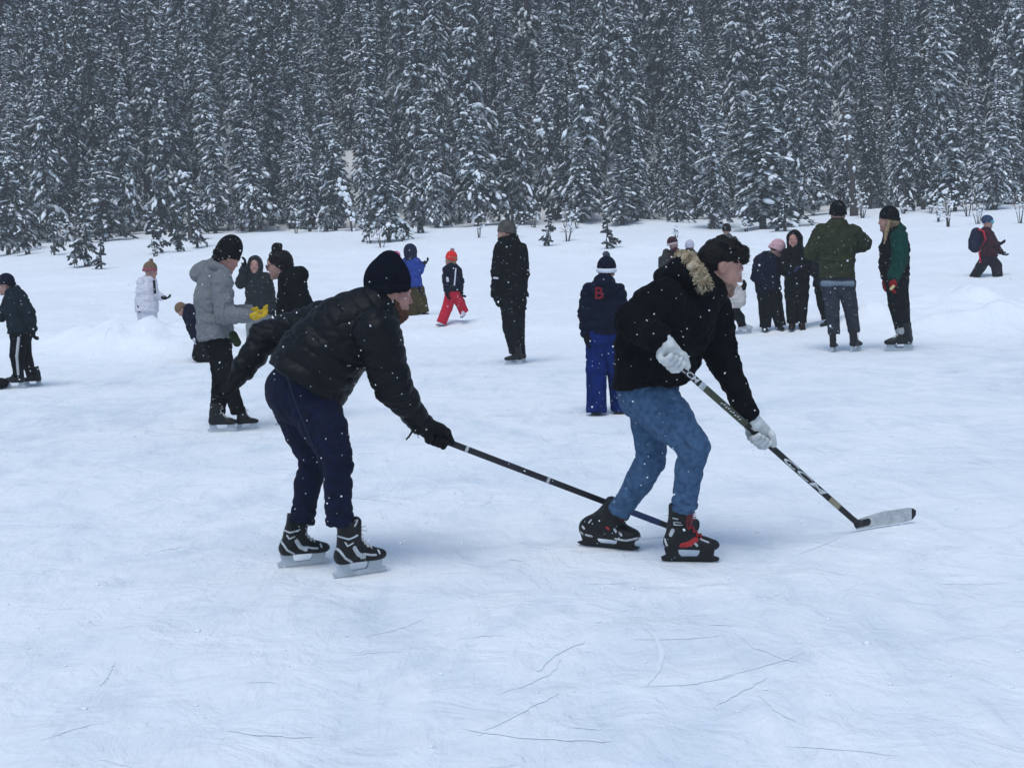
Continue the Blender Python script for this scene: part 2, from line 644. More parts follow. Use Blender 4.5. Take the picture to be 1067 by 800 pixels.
# trees that stand out at the forest edge: photo column, distance, kind, variant, height, width factor, label
EDGE = [
    (405, 50, 'small', 1, 3.6, 1.1, 'small full spruce standing alone on the snow above the navy toque'),
    (262, 58, 'small', 0, 3.9, 1.1, 'short spruce with a snow-capped top and bare lower trunk, left of centre'),
    (198, 53, 'sapling', 2, 2.6, 1.0, 'thin young spruce standing above the white-jacketed child'),
    (108, 57, 'small', 2, 3.4, 1.3, 'bushy snow-heaped young spruce at the forest edge above the left snow pile'),
    (88, 46, 'sapling', 0, 1.75, 1.0, 'knee-deep sapling spruce on the open snow left of the white-jacketed child'),
    (8, 54, 'small', 1, 4.4, 1.0, 'snowy spruce cut by the left picture edge above the black track pants'),
    (318, 59, 'mid', 0, 5.6, .9, 'slim spruce just behind the woman with the hair bun'),
    (350, 57, 'small', 1, 4.3, .9, 'leaning-topped young spruce between the bun hair and the navy toque'),
    (455, 57, 'mid', 2, 5.2, .9, 'spruce with bare lower trunk above the red knit hat'),
    (497, 57, 'small', 0, 4.6, 1.0, 'snow-draped spruce just left of the standing man in black'),
    (545, 58, 'small', 2, 3.6, .9, 'white frosted young spruce just right of the standing man in black'),
    (606, 57, 'small', 0, 3.2, 1.2, 'low snow-heaped spruce above and left of the striped knit hat'),
    (648, 56, 'small', 2, 2.6, 1.4, 'low bushy spruce above the striped knit hat'),
    (664, 57, 'small', 1, 3.0, 1.2, 'low rounded spruce above the maroon jacket'),
    (795, 52, 'small', 1, 4.6, 1.5, 'broad snow-laden spruce behind the pink-hatted person'),
    (742, 54, 'mid', 0, 5.6, 1.2, 'full spruce behind the dark-haired skater\'s head'),
    (835, 56, 'mid', 3, 6.6, 1.1, 'tall full spruce rising behind the black hooded person'),
    (962, 56, 'mid', 1, 6.4, .9, 'narrow spruce rising behind the green-sleeved woman'),
    (995, 54, 'small', 0, 3.4, 1.1, 'drooping snow-covered young spruce between green sleeve and backpack'),
    (1037, 54, 'mid', 2, 4.6, 1.2, 'stout spruce standing free behind the person with backpack'),
    (632, 45, 'sapling', 1, 1.1, .9, 'tiny sapling poking from the snow above the striped knit hat'),
    (571, 46, 'sapling', 1, 1.0, .9, 'tiny sapling on the snow right of the standing man in black'),
    (27, 52, 'sapling', 0, 1.8, .9, 'thin sapling near the left picture edge, nearest the edge spruce'),
    (56, 51, 'sapling', 2, 1.6, .8, 'thin sapling at the forest edge between edge spruce and heaped spruce'),
    (160, 50, 'sapling', 1, 1.4, .9, 'thin sapling just above the knitted hat of the white-jacketed child'),
    (104, 44, 'sapling', 1, .95, .8, 'stick-like sapling right of the knee-deep sapling'),
    (185, 49, 'sapling', 0, 1.5, .9, 'bent snowy sapling above and left of the grey jacket'),
    (205, 51, 'sapling', 2, 1.9, .9, 'snowy sapling directly above the grey jacket shoulder'),
    (436, 53, 'sapling', 0, 1.6, .8, 'sapling right of the lone small spruce above the blue jacket'),
    (818, 50, 'sapling', 1, 1.3, 1.1, 'snow-buried sapling between the black hood and the broad spruce'),
]
for k, (px, d, kind, vi, hh, wd, lab) in enumerate(EDGE):
    x, y = at_col(px, d)
    plant_tree(kind, vi, x, y, hh / VARS[kind][vi % len(VARS[kind])][1], random.uniform(0, 6.28), lab, None,
               'sapling' if kind == 'sapling' else 'spruce_tree', wd)

rr = random.Random(3)
placed = []


def zone(x, y):
    px = PW / 2 + x / y * FPX
    for lim, txt in ((90, 'at the left end of the picture'), (220, 'above the snow pile'), (340, 'above the raised-arm child'), (450, 'above the navy toque'),
                     (580, 'above the standing man'), (700, 'above the striped hat'), (800, 'above the dark-haired skater'), (905, 'above the olive coat'),
                     (985, 'above the green sleeve')):
        if px < lim:
            return txt
    return 'at the right end of the picture'




def forest_row(d0, step, kinds, lo, hi, label, group, jit=1.1, margin=110):
    half = (PW / 2 + margin) / FPX * d0
    x = -half + rr.uniform(0, step)
    while x < half:
        y = d0 + rr.uniform(-jit, jit)
        xx = x + rr.uniform(-.3, .3) * step
        ok = all((xx - a) ** 2 + (y - b) ** 2 > 1.1 for a, b in placed[-90:])
        kd = rr.choice(kinds)
        vi = rr.randrange(6)
        hh = rr.uniform(lo, hi)
        if ok:
            placed.append((xx, y))
            H = VARS[kd][vi % len(VARS[kd])][1]
            plant_tree(kd, vi, xx, y, hh / H, rr.uniform(0, 6.28), label + ', ' + zone(xx, y), group, wide=rr.uniform(.72, 1.02) * (H / hh) ** .35)
        x += step * rr.uniform(.75, 1.3)


G = 'spruces of the forest behind the lake'
forest_row(57.2, 4.2, ['small', 'small', 'sapling'], 1.6, 4.2, 'young spruce out in front of the forest', G, 2.2)
forest_row(60.0, 1.75, ['mid', 'small', 'small'], 3.0, 6.5, 'lower spruce in the forest\'s front rank', G, 1.6)
forest_row(62.2, 1.7, ['mid'], 4, 10, 'taller spruce in the forest\'s front rank', G)
forest_row(64.6, 1.7, ['mid', 'tall'], 5.5, 13, 'snow-laden spruce in the forest\'s second rank', G)
forest_row(67.2, 1.75, ['tall', 'mid'], 7, 14, 'snow-laden spruce in the forest\'s middle ranks', G)
forest_row(70.0, 1.8, ['tall'], 8.5, 15, 'snow-laden spruce in the forest\'s middle ranks', G)
forest_row(73.2, 1.9, ['tall'], 10, 15.5, 'tall spruce at the back of the forest', G)
forest_row(76.8, 2.0, ['tall'], 11, 16, 'tall spruce at the back of the forest', G, 1.6, 70)
forest_row(80.8, 2.2, ['tall'], 11, 16, 'tall spruce at the back of the forest', G, 1.6, 70)


def tree_mass(name, label, kinds, rows, gap, step, lo, hi, seed, beside=False):
    """an uncountable mass of trees: one object, trees set out on points"""
    src = bpy.data.collections.new(name + '_kinds')
    for k, ((tm, cm, sm), H) in enumerate(kinds):
        V, F, MI = [], [], []
        me = bpy.data.meshes.new('far_spruce')
        mats, nv = [], 0
        import bmesh
        bm = bmesh.new()
        for mi, part in enumerate((tm, cm, sm)):
            bm.from_mesh(part)
        bm.to_mesh(me)
        bm.free()
        a, b = len(tm.polygons), len(cm.polygons)
        idx = np.full(len(me.polygons), 3, np.int32)
        idx[:a] = 0
        ci = np.empty(b, np.int32)
        cm.polygons.foreach_get('material_index', ci)
        idx[a:a + b] = 1 + ci
        for m in (M_bark, M_needle, M_frost, M_snow):
            me.materials.append(m)
        me.polygons.foreach_set('material_index', idx)
        src.objects.link(bpy.data.objects.new('far_spruce', me))
    pts = []
    r = random.Random(seed)
    d0 = rows[0]
    while d0 < rows[1]:
        half = (PW / 2 + 700) / FPX * d0
        edge = (PW / 2 + 105) / FPX * d0
        x = -half
        while x < half:
            y = d0 + r.uniform(-1.4, 1.4)
            xx = x + r.uniform(-.6, .6)
            if not beside or abs(xx) > edge:
                pts.append((xx, y))
            x += gap * r.uniform(.7, 1.35)
        d0 += step
    a = np.array(pts)
    pts = np.column_stack([a, height(a[:, 0], a[:, 1]) - .1]).tolist()
    me = bpy.data.meshes.new(name)
    me.from_pydata(pts, [], [])
    o = link(name, me)
    tag(o, label, name, None, 'stuff')
    nt = bpy.data.node_groups.new('forest_points', 'GeometryNodeTree')
    nt.interface.new_socket('Geometry', in_out='INPUT', socket_type='NodeSocketGeometry')
    nt.interface.new_socket('Geometry', in_out='OUTPUT', socket_type='NodeSocketGeometry')
    N, L = nt.nodes, nt.links
    gi, go = N.new('NodeGroupInput'), N.new('NodeGroupOutput')
    ci = N.new('GeometryNodeCollectionInfo')
    ci.inputs['Collection'].default_value = src
    ci.inputs['Separate Children'].default_value = True
    ip = N.new('GeometryNodeInstanceOnPoints')
    ip.inputs['Pick Instance'].default_value = True
    ri = N.new('FunctionNodeRandomValue')
    ri.data_type = 'INT'
    ri.inputs[4].default_value, ri.inputs[5].default_value = 0, len(kinds) - 1
    rs = N.new('FunctionNodeRandomValue')
    rs.data_type = 'FLOAT'
    rs.inputs[2].default_value, rs.inputs[3].default_value = lo, hi
    rs.inputs['Seed'].default_value = 3
    rv = N.new('FunctionNodeRandomValue')
    rv.data_type = 'FLOAT_VECTOR'
    rv.inputs[0].default_value, rv.inputs[1].default_value = (-.04, -.04, 0), (.04, .04, 6.28)
    rv.inputs['Seed'].default_value = 5
    L.new(gi.outputs[0], ip.inputs['Points'])
    L.new(ci.outputs[0], ip.inputs['Instance'])
    L.new(ri.outputs[2], ip.inputs['Instance Index'])
    L.new(rv.outputs[0], ip.inputs['Rotation'])
    L.new(rs.outputs[1], ip.inputs['Scale'])
    L.new(ip.outputs[0], go.inputs[0])
    md = o.modifiers.new('trees', 'NODES')
    md.node_group = nt


tree_mass('forest', 'dense mass of snowy spruces packed up the slope behind the countable trees', VARS['tall'][:5], (84.5, 118), 2.0, 3.4, .70, 1.08, 9)
tree_mass('undergrowth', 'snow-covered young growth filling the gaps between the forest trees', VARS['mid'][:3] + VARS['small'][:2], (61.5, 92), 1.5, 2.0, .45, .95, 19)
tree_mass('woodland', 'snowy spruces of the same forest going on past both sides of the picture', VARS['tall'][:4] + VARS['mid'][:2], (60, 84), 1.9, 3.0, .6, 1.0, 29, True)


def shrub(x, y, h, seed):
    r = random.Random(seed)
    z = hz(x, y)
    o = thing('bare_shrub', 'bare twiggy shrub at the forest edge, ' + zone(x, y), 'shrub', (x, y, z), 'bare shrubs at the forest edge')
    g = Geo()
    tips = []
    for k in range(r.randint(3, 6)):
        a = r.uniform(0, 6.28)
        sp = r.uniform(.05, .35) * h
        top = np.array([x + math.cos(a) * sp, y + math.sin(a) * sp, z + h * r.uniform(.6, 1)])
        base = np.array([x + math.cos(a) * .03, y + math.sin(a) * .03, z - .1])
        mid = (base + top) / 2 + np.array([r.uniform(-.06, .06), r.uniform(-.06, .06), 0])
        g.tube([base, mid, top], [.016, .012, .005], 5)
        tips += [mid, top]
        for q in range(3):
            b = r.uniform(0, 6.28)
            p = base + (top - base) * r.uniform(.4, .9)
            e = p + np.array([math.cos(b) * .2 * h, math.sin(b) * .2 * h, r.uniform(0, .18) * h])
            g.tube([p, e], [.008, .003], 4)
            tips.append(e)
    g.build('stem', M_bark, o, True)
    n = len(tips)
    e = np.eye(3)
    rs = np.random.RandomState(seed)
    V, F = blobs(np.array(tips), np.tile(e[0], (n, 1)), np.tile(e[1], (n, 1)), np.tile(e[2], (n, 1)), rs.uniform(.02, .06, (n, 1)) * np.array([[1, 1, .7]]), seed)
    tag(link('snow', fast_mesh('snow', V, F, M_snow), o), kind='stuff')


rs_ = random.Random(17)
for k in range(34):
    px_ = rs_.uniform(0, PW)
    x_, y_ = at_col(px_, rs_.uniform(47, 58))
    shrub(x_, y_, rs_.uniform(.4, 1.3), 100 + k)


def bare_trunk(px, d, top_dx, h, rad, label):
    x, y = at_col(px, d)
    z = hz(x, y)
    o = thing('dead_tree', label, 'tree', (x, y, z))
    g = Geo()
    pts = [np.array([x + top_dx * t + .05 * math.sin(5 * t), y, z - .3 + (h + .3) * t]) for t in np.linspace(0, 1, 8)]
    g.tube(pts, [rad * (1 - .7 * t) for t in np.linspace(0, 1, 8)], 8)
    g.build('trunk', M_bark, o, True)
    r = random.Random(int(px))
    for k in range(9):
        t = r.uniform(.3, .98)
        p = pts[int(t * 7)]
        a = r.uniform(0, 6.28)
        ln = r.uniform(.25, .7)
        b = Geo()
        b.tube([p, p + np.array([math.cos(a) * ln * .6, math.sin(a) * ln * .6, .02]), p + np.array([math.cos(a) * ln, math.sin(a) * ln, -.12])], [.018, .012, .004], 5)
        b.build('branch', M_bark, o, True)
    cs = np.array([pts[int(r.uniform(1, 7))] + np.array([r.uniform(-.12, .12), -.03, r.uniform(0, .4)]) for _ in range(26)])
    e = np.eye(3)
    V, F = blobs(cs, np.tile(e[0], (26, 1)), np.tile(e[1], (26, 1)), np.tile(e[2], (26, 1)),
                 np.tile([[.08, .06, .09]], (26, 1)) * np.random.RandomState(3).uniform(.5, 1.2, (26, 1)), 9)
    tag(link('snow', fast_mesh('snow', V, F, M_snow), o), kind='stuff')


bare_trunk(580, 59, -.7, 4.4, .075, 'leaning bare dead trunk plastered with snow above the striped knit hat')
bare_trunk(890, 54, -.3, 3.6, .16, 'thick bare trunk rising from the snow between the two talking skaters')
bare_trunk(206, 57, -.5, 2.6, .06, 'crooked bare stem leaning left above the grey jacket')
bare_trunk(368, 56, -.45, 2.0, .05, 'short crooked bare stem just left of the lone small spruce')


def snow_cushion(px, d, w, h, label):
    x, y = at_col(px, d)
    z = hz(x, y)
    o = thing('snowy_stump', label, 'stump', (x, y, z))
    g = Geo()
    g.tube([(x, y, z - .2), (x, y, z + h * .6)], [w * .28, w * .22], 8)
    g.build('stump', M_bark, o, True)
    V, F = blobs(np.array([[x, y, z + h * .75]]), np.array([[1., 0, 0]]), np.array([[0, 1., 0]]), np.array([[0, 0, 1.]]),
                 np.array([[w * .5, w * .5, h * .42]]), int(px))
    link('snow_cap', fast_mesh('snow_cap', V, F, M_snow), o)



# ------------------------------------------------------------------ smooth solid modelling for people: blended tapered limbs -> one surface
class Form:
    def __init__(s):
        s.p = []

    def cone(s, a, b, ra, rb, k=.02, n=None, q=1.0):
        s.p.append(('c', np.asarray(a, float), np.asarray(b, float), ra, rb, k, n, q))
        return s

    def chain(s, pts, k=.02, n=None, q=1.0):
        for (a, ra), (b, rb) in zip(pts[:-1], pts[1:]):
            s.cone(a, b, ra, rb, k, n, q)
        return s

    def ell(s, c, r, ax=None, k=.02, op='e'):
        s.p.append((op, np.asarray(c, float), np.asarray(r, float), np.eye(3) if ax is None else np.asarray(ax, float), 0, k, None, 1))
        return s

    def cut(s, c, r, ax=None, k=.01):
        return s.ell(c, r, ax, k, 'x')

    def stroke(s, pts, rad, n):
        """keep only what lies on a line of strokes seen along n"""
        s.p.append(('k', [np.asarray(p, float) for p in pts], rad, n, 0, .002, None, 1))
        return s

    def keep(s, c, r, ax=None, k=.004):
        return s.ell(c, r, ax, k, 'i')

    def above(s, c, n, k=.004):
        """keep the side the normal n points to"""
        s.p.append(('h', np.asarray(c, float), unit(n), None, 0, k, None, 1))
        return s

    def grow(s, d):
        s.p.append(('g', d, None, None, 0, 0, None, 1))
        return s

    def bounds(s):
        lo, hi = np.full(3, 1e9), np.full(3, -1e9)
        for p in s.p:
            if p[0] == 'c':
                m = max(p[3], p[4]) * max(1, p[7]) + p[5] * .5
                for e in (p[1], p[2]):
                    lo, hi = np.minimum(lo, e - m), np.maximum(hi, e + m)
            elif p[0] == 'e':
                m = np.max(p[2]) + p[5] * .5
                lo, hi = np.minimum(lo, p[1] - m), np.maximum(hi, p[1] + m)
        return lo, hi

    def field(s, h):
        lo, hi = s.bounds()
        lo, hi = lo - 3 * h, hi + 3 * h
        ax = [np.arange(lo[i], hi[i] + h, h, dtype=np.float32) for i in range(3)]
        D = np.full([len(a) for a in ax], 1.0, np.float32)
        for p in s.p:
            t, k = p[0], max(p[5], 1e-4)
            if t == 'g':
                D -= p[1]
                continue
            if t in 'ce':
                if t == 'c':
                    m = max(p[3], p[4]) * max(1, p[7]) + k + 4 * h
                    bl, bh = np.minimum(p[1], p[2]) - m, np.maximum(p[1], p[2]) + m
                else:
                    m = np.max(p[2]) + k + 4 * h
                    bl, bh = p[1] - m, p[1] + m
                sl = tuple(slice(max(int((bl[i] - lo[i]) / h), 0), max(int((bh[i] - lo[i]) / h) + 2, 1)) for i in range(3))
            else:
                sl = (slice(None),) * 3
            X = ax[0][sl[0]][:, None, None]
            Y = ax[1][sl[1]][None, :, None]
            W = ax[2][sl[2]][None, None, :]
            if t == 'c':
                a, b = p[1], p[2]
                ba = b - a
                L2 = max(float(ba @ ba), 1e-9)
                dx, dy, dz = X - np.float32(a[0]), Y - np.float32(a[1]), W - np.float32(a[2])
                u = np.clip((dx * ba[0] + dy * ba[1] + dz * ba[2]) / L2, 0, 1).astype(np.float32)
                ox, oy, oz = dx - u * np.float32(ba[0]), dy - u * np.float32(ba[1]), dz - u * np.float32(ba[2])
                d2 = ox * ox + oy * oy + oz * oz
                if p[6] is not None and p[7] != 1:
                    nn = p[6]
                    on = ox * np.float32(nn[0]) + oy * np.float32(nn[1]) + oz * np.float32(nn[2])
                    d2 = d2 + on * on * np.float32(1 / p[7] ** 2 - 1)
                d = np.sqrt(np.maximum(d2, 1e-12)) - (p[3] + (p[4] - p[3]) * u)
            elif t == 'k':
                d = None
                for a, b in zip(p[1][:-1], p[1][1:]):
                    ba = (b - a) - p[3] * ((b - a) @ p[3])
                    dx, dy, dz = X - a[0], Y - a[1], W - a[2]
                    on = dx * p[3][0] + dy * p[3][1] + dz * p[3][2]
                    dx, dy, dz = dx - on * p[3][0], dy - on * p[3][1], dz - on * p[3][2]
                    u = np.clip((dx * ba[0] + dy * ba[1] + dz * ba[2]) / max(float(ba @ ba), 1e-9), 0, 1)
                    e = np.sqrt((dx - u * ba[0]) ** 2 + (dy - u * ba[1]) ** 2 + (dz - u * ba[2]) ** 2) - p[2]
                    d = e if d is None else np.minimum(d, e)
            elif t == 'h':
                d = -((X - p[1][0]) * p[2][0] + (Y - p[1][1]) * p[2][1] + (W - p[1][2]) * p[2][2])
            else:
                A = p[3]
                dx, dy, dz = X - np.float32(p[1][0]), Y - np.float32(p[1][1]), W - np.float32(p[1][2])
                q0 = q1 = 0
                for i in range(3):
                    e = (dx * np.float32(A[i][0]) + dy * np.float32(A[i][1]) + dz * np.float32(A[i][2])) / np.float32(p[2][i])
                    q0 = q0 + e * e
                    q1 = q1 + (e / np.float32(p[2][i])) ** 2
                q0 = np.sqrt(np.maximum(q0, 1e-12))
                d = q0 * (q0 - 1) / np.sqrt(np.maximum(q1, 1e-12))
            S = D[sl]
            if t in 'ce':
                hh = np.clip(.5 + .5 * (S - d) / k, 0, 1)
                D[sl] = S * (1 - hh) + d * hh - k * hh * (1 - hh)
            else:
                e = -d if t == 'x' else d
                hh = np.clip(.5 - .5 * (S - e) / k, 0, 1)
                D[sl] = S * (1 - hh) + e * hh + k * hh * (1 - hh)
        return D, lo

    def surface(s, h):
        D, lo = s.field(h)
        return surface_nets(D, lo, h)


EDG = [(a, b) for a in range(8) for b in range(a + 1, 8) if bin(a ^ b).count('1') == 1]


def surface_nets(D, lo, h):
    S = D < 0
    c = np.zeros([n - 1 for n in D.shape], np.int8)
    for i in (0, 1):
        for j in (0, 1):
            for k in (0, 1):
                c += S[i:S.shape[0] - 1 + i, j:S.shape[1] - 1 + j, k:S.shape[2] - 1 + k]
    act = np.argwhere((c > 0) & (c < 8))
    idx = np.full(c.shape, -1, np.int32)
    idx[tuple(act.T)] = np.arange(len(act))
    off = np.array([[(b >> 2) & 1, (b >> 1) & 1, b & 1] for b in range(8)])
    val = np.stack([D[act[:, 0] + o[0], act[:, 1] + o[1], act[:, 2] + o[2]] for o in off], 1)
    P = np.zeros((len(act), 3))
    cnt = np.zeros((len(act), 1))
    for a, b in EDG:
        va, vb = val[:, a], val[:, b]
        cr = (va < 0) != (vb < 0)
        t = np.where(cr, va / np.where(cr, va - vb, 1), 0)[:, None]
        P += np.where(cr[:, None], off[a] + (off[b] - off[a]) * t, 0)
        cnt += cr[:, None]
    V = (act + P / np.maximum(cnt, 1)) * h + lo
    Fs = []
    for ax in range(3):
        sl0 = [slice(1, -1)] * 3
        sl1 = [slice(1, -1)] * 3
        sl0[ax], sl1[ax] = slice(0, -1), slice(1, None)
        A, B = S[tuple(sl0)], S[tuple(sl1)]
        e = np.argwhere(A != B)
        if not len(e):
            continue
        flip = A[tuple(e.T)]
        base = e + 1
        base[:, ax] = e[:, ax]
        u, w = [i for i in range(3) if i != ax]
        q = []
        for du, dw in ((-1, -1), (0, -1), (0, 0), (-1, 0)):
            cc = base.copy()
            cc[:, u] += du
            cc[:, w] += dw
            q.append(idx[cc[:, 0], cc[:, 1], cc[:, 2]])
        q = np.stack(q, 1)
        if ax == 1:
            flip = ~flip
        q[~flip] = q[~flip][:, ::-1]
        Fs.append(q)
    return V, np.concatenate(Fs)


def vnormals(V, F):
    n = np.cross(V[F[:, 2]] - V[F[:, 0]], V[F[:, 3]] - V[F[:, 1]])
    N = np.zeros_like(V)
    for i in range(4):
        np.add.at(N, F[:, i], n)
    return norm_rows(N)


def folds(V, amp, freq, seed, axis=None):
    """soft irregular creases"""
    r = np.random.RandomState(seed)
    o = np.zeros(len(V))
    for i in range(5):
        d = unit(r.normal(0, 1, 3)) if axis is None else unit(unit(axis) + r.normal(0, .35, 3))
        e = unit(r.normal(0, 1, 3))
        f = freq * r.uniform(.6, 1.7)
        o += np.sin(V @ d * f + 1.6 * np.sin(V @ e * f * .45 + r.uniform(0, 6)) + r.uniform(0, 6)) * r.uniform(.5, 1)
    return amp * o / 2.2


def creases(V, c, axis, amp, freq, spread, seed):
    """sharp bunched folds across a limb around one joint"""
    r = np.random.RandomState(seed)
    w = np.exp(-np.sum((V - c) ** 2, 1) / spread ** 2)
    o = np.zeros(len(V))
    for i in range(3):
        a = unit(unit(axis) + r.normal(0, .38, 3))
        e = unit(r.normal(0, 1, 3))
        ph = V @ a * freq * r.uniform(.7, 1.4) + 1.3 * np.sin(V @ e * freq * .4 + r.uniform(0, 6))
        o += (1 - np.abs(np.sin(ph))) ** 2.2 - .3
    return -amp * w * o


def quilt(V, bones, spacing, amp):
    """stitched baffles across each limb"""
    best = np.full(len(V), 1e9)
    T = np.zeros(len(V))
    off = 0.0
    for a, b in bones:
        ba = b - a
        L = np.linalg.norm(ba)
        u = (V - a) @ ba / L ** 2
        c = a + np.clip(u, 0, 1)[:, None] * ba
        d = np.linalg.norm(V - c, axis=1)
        m = d < best
        best[m] = d[m]
        T[m] = u[m] * L + off
    w = np.abs(np.sin(np.pi * T / spacing + .25 * np.sin(V[:, 0] * 9 + V[:, 2] * 7)))
    return amp * (w ** .55 - .75)


def solid(name, form, h, material, parent, disp=None, kind=None):
    V, F = form.surface(h)
    if disp is not None:
        N = vnormals(V, F)
        V = V + N * np.asarray(disp(V, N))[:, None]
    o = link(name, fast_mesh(name, V, F, material, True), parent)
    return o


# ------------------------------------------------------------------ anatomy
SKIN = mat('skin', (.42, .235, .185), .55, (.31, .155, .125), 16, .25, 160, .35, sss=.08)
SKIN_COLD = mat('skin_rosy', (.45, .225, .18), .55, (.30, .14, .115), 16, .25, 160, .35, sss=.08)
M_eye = mat('eye', (.75, .74, .72), .25, (.72, .71, .70), 5, spec=.5)
M_iris = mat('iris', (.05, .03, .02), .2, (.04, .025, .02), 5, spec=.5)


class Head:
    def __init__(s, c, face, up, size=1.0):
        s.c = np.asarray(c, float)
        s.f = unit(face)
        s.u = unit(np.asarray(up, float) - s.f * (np.asarray(up, float) @ s.f))
        s.l = np.cross(s.u, s.f)
        s.s = size
        s.ax = np.stack([s.f, s.l, s.u])

    def p(s, f, u, l=0.0):
        return s.c + s.s * (s.f * f + s.u * u + s.l * l)

    def e(s, F, f, u, l, r, k=.015, op='e'):
        F.ell(s.p(f, u, l), np.array(r) * s.s, s.ax, k * s.s, op)


def head_form(H, F, fine=True):
    z = H.s
    H.e(F, -.012, .035, 0, (.098, .077, .090), .02)
    H.e(F, .028, -.028, 0, (.066, .060, .084), .03)
    H.e(F, .042, -.075, 0, (.048, .047, .042), .03)
    F.ell(H.p(.084, -.098), np.array([.019, .024, .019]) * z, H.ax, .02 * z)
    for s in (-1, 1):
        H.e(F, .055, -.03, s * .036, (.032, .026, .034), .02)
        H.e(F, -.010, -.006, s * .074, (.022, .011, .031), .008)
        if fine:
            F.cut(H.p(-.004, -.003, s * .088), np.array([.011, .009, .017]) * z, H.ax, .006 * z)
            F.cut(H.p(.104, .014, s * .032), np.array([.019, .019, .011]) * z, H.ax, .014 * z)
            H.e(F, .0800, .021, s * .032, (.0085, .017, .0055), .006)
            H.e(F, .0795, .003, s * .032, (.0080, .015, .0040), .006)
    F.cone(H.p(.081, .032, -.036), H.p(.081, .032, .036), .011 * z, .011 * z, .018 * z)
    F.cone(H.p(.087, .020), H.p(.108, -.020), .008 * z, .0098 * z, .012 * z)
    for s in (-1, 1):
        H.e(F, .099, -.024, s * .012, (.011, .008, .0075), .006)
    F.cone(H.p(.092, -.050, -.018), H.p(.092, -.050, .018), .0078 * z, .0078 * z, .007 * z)
    F.cone(H.p(.087, -.064, -.014), H.p(.087, -.064, .014), .0085 * z, .0085 * z, .008 * z)


def eyes(H, parent):
    for s in (-1, 1):
        F = Form().ell(H.p(.0745, .012, s * .032), np.full(3, .0118) * H.s)
        e = solid('eye', F, .003 * H.s, M_eye, parent)
        F = Form().ell(H.p(.0835, .0115, s * .032), np.array([.0035, .0058, .0058]) * H.s, H.ax)
        solid('iris', F, .0018 * H.s, M_iris, e)


def hand_form(F, w, d, pn, size=1.0, curl=.35, fat=1.0, thumb_side=1, spread=1.0):
    """open or relaxed hand: wrist w, pointing along d, palm facing pn"""
    d = unit(d)
    pn = unit(np.asarray(pn, float) - d * (np.asarray(pn, float) @ d))
    sd = np.cross(d, pn) * thumb_side
    z = size
    F.ell(w + d * .048 * z, np.array([.055, .042, .022]) * z * [1, 1, fat], np.stack([d, sd, pn]), .015)
    for i, ln in enumerate((.95, 1.06, 1.0, .80)):
        o = (.030 - .020 * i)
        b = w + d * (.086 - .004 * abs(i - 1.3)) * z + sd * o * z
        dr = unit(d + sd * o * 2.2 * spread)
        r0 = .0098 * fat * z
        for j, sl in enumerate((.038, .028, .022)):
            ang = curl * (1 + .25 * j) * (j + 1) * (1 + .1 * i)
            dd = dr * math.cos(ang) + pn * math.sin(ang)
            e = b + dd * sl * ln * z
            F.cone(b, e, r0, r0 * .93, .006)
            b = e
            r0 *= .93
    b = w + d * .022 * z + sd * .034 * z
    dd = unit(d * .62 + sd * .65 + pn * .35)
    m = b + dd * .042 * z
    F.cone(b, m, .014 * z * fat, .0115 * z * fat, .012)
    F.cone(m, m + unit(d * .85 + sd * .2 + pn * .45) * .03 * z, .0115 * z * fat, .0095 * z * fat, .006)


def grip_form(F, c, a, w, size=1.0, fat=1.0, turn=1, rod=.016, cuff=True):
    """hand closed round a rod: c point on the rod, a its direction, w the wrist"""
    a = unit(a)
    r0 = w - c
    r0 = unit(r0 - a * (r0 @ a))
    s0 = np.cross(a, r0) * turn
    z = size
    fr = .0100 * fat * z
    rho = rod + fr
    F.ell(c + r0 * (rod + .018 * z), np.array([.044, .020 * fat, .036]) * z, np.stack([a, r0, s0]), .012)
    F.cone(c + r0 * (rod + .02 * z), w, .034 * z, .034 * z, .02)
    for i, ln in enumerate((.95, 1.06, 1.0, .82)):
        o = (.034 - .0225 * i) * z
        pts = []
        for deg in (28, 75, 125, 175, 175 + 60 * ln):
            t = math.radians(deg)
            k = rho * (1.22 if deg < 90 else 1.05)
            pts.append(c + a * (o * (1 + .05 * (deg > 100))) + k * (math.cos(t) * r0 + math.sin(t) * s0))
        for j in range(4):
            F.cone(pts[j], pts[j + 1], fr * (1.06 - .06 * j), fr * (1.0 - .06 * j), .0035)
    pts = [c + a * .03 * z + (rho + .012) * (math.cos(t) * r0 - math.sin(t) * s0) for t in (.5, 1.15)]
    pts.append(c + a * .062 * z + rho * (math.cos(1.9) * r0 - math.sin(1.9) * s0))
    F.cone(pts[0], pts[1], .0145 * fat * z, .0125 * fat * z, .01)
    F.cone(pts[1], pts[2], .0125 * fat * z, .0105 * fat * z, .006)


M_steel = mat('steel', (.55, .57, .60), .28, (.45, .47, .50), 30, 0, 1, .5, metal=.8)
M_white_plastic = mat('white_plastic', (.48, .51, .55), .45, (.38, .42, .46), 12, 0, 1, .4)
M_black_plastic = mat('black_plastic', (.006, .006, .007), .4, (.004, .004, .005), 20, 0, 1, .3)
M_boot_black = mat('boot_black', (.0075, .0075, .009), .5, (.004, .004, .005), 30, .3, 90, .25)
M_lace = mat('lace', (.62, .62, .60), .85, (.45, .45, .44), 60)
M_red = mat('red_trim', (.42, .018, .02), .5, (.30, .012, .015), 30, .2, 80, .35)
M_silver = mat('silver_trim', (.50, .52, .54), .4, (.34, .36, .38), 30, .2, 80, .4)


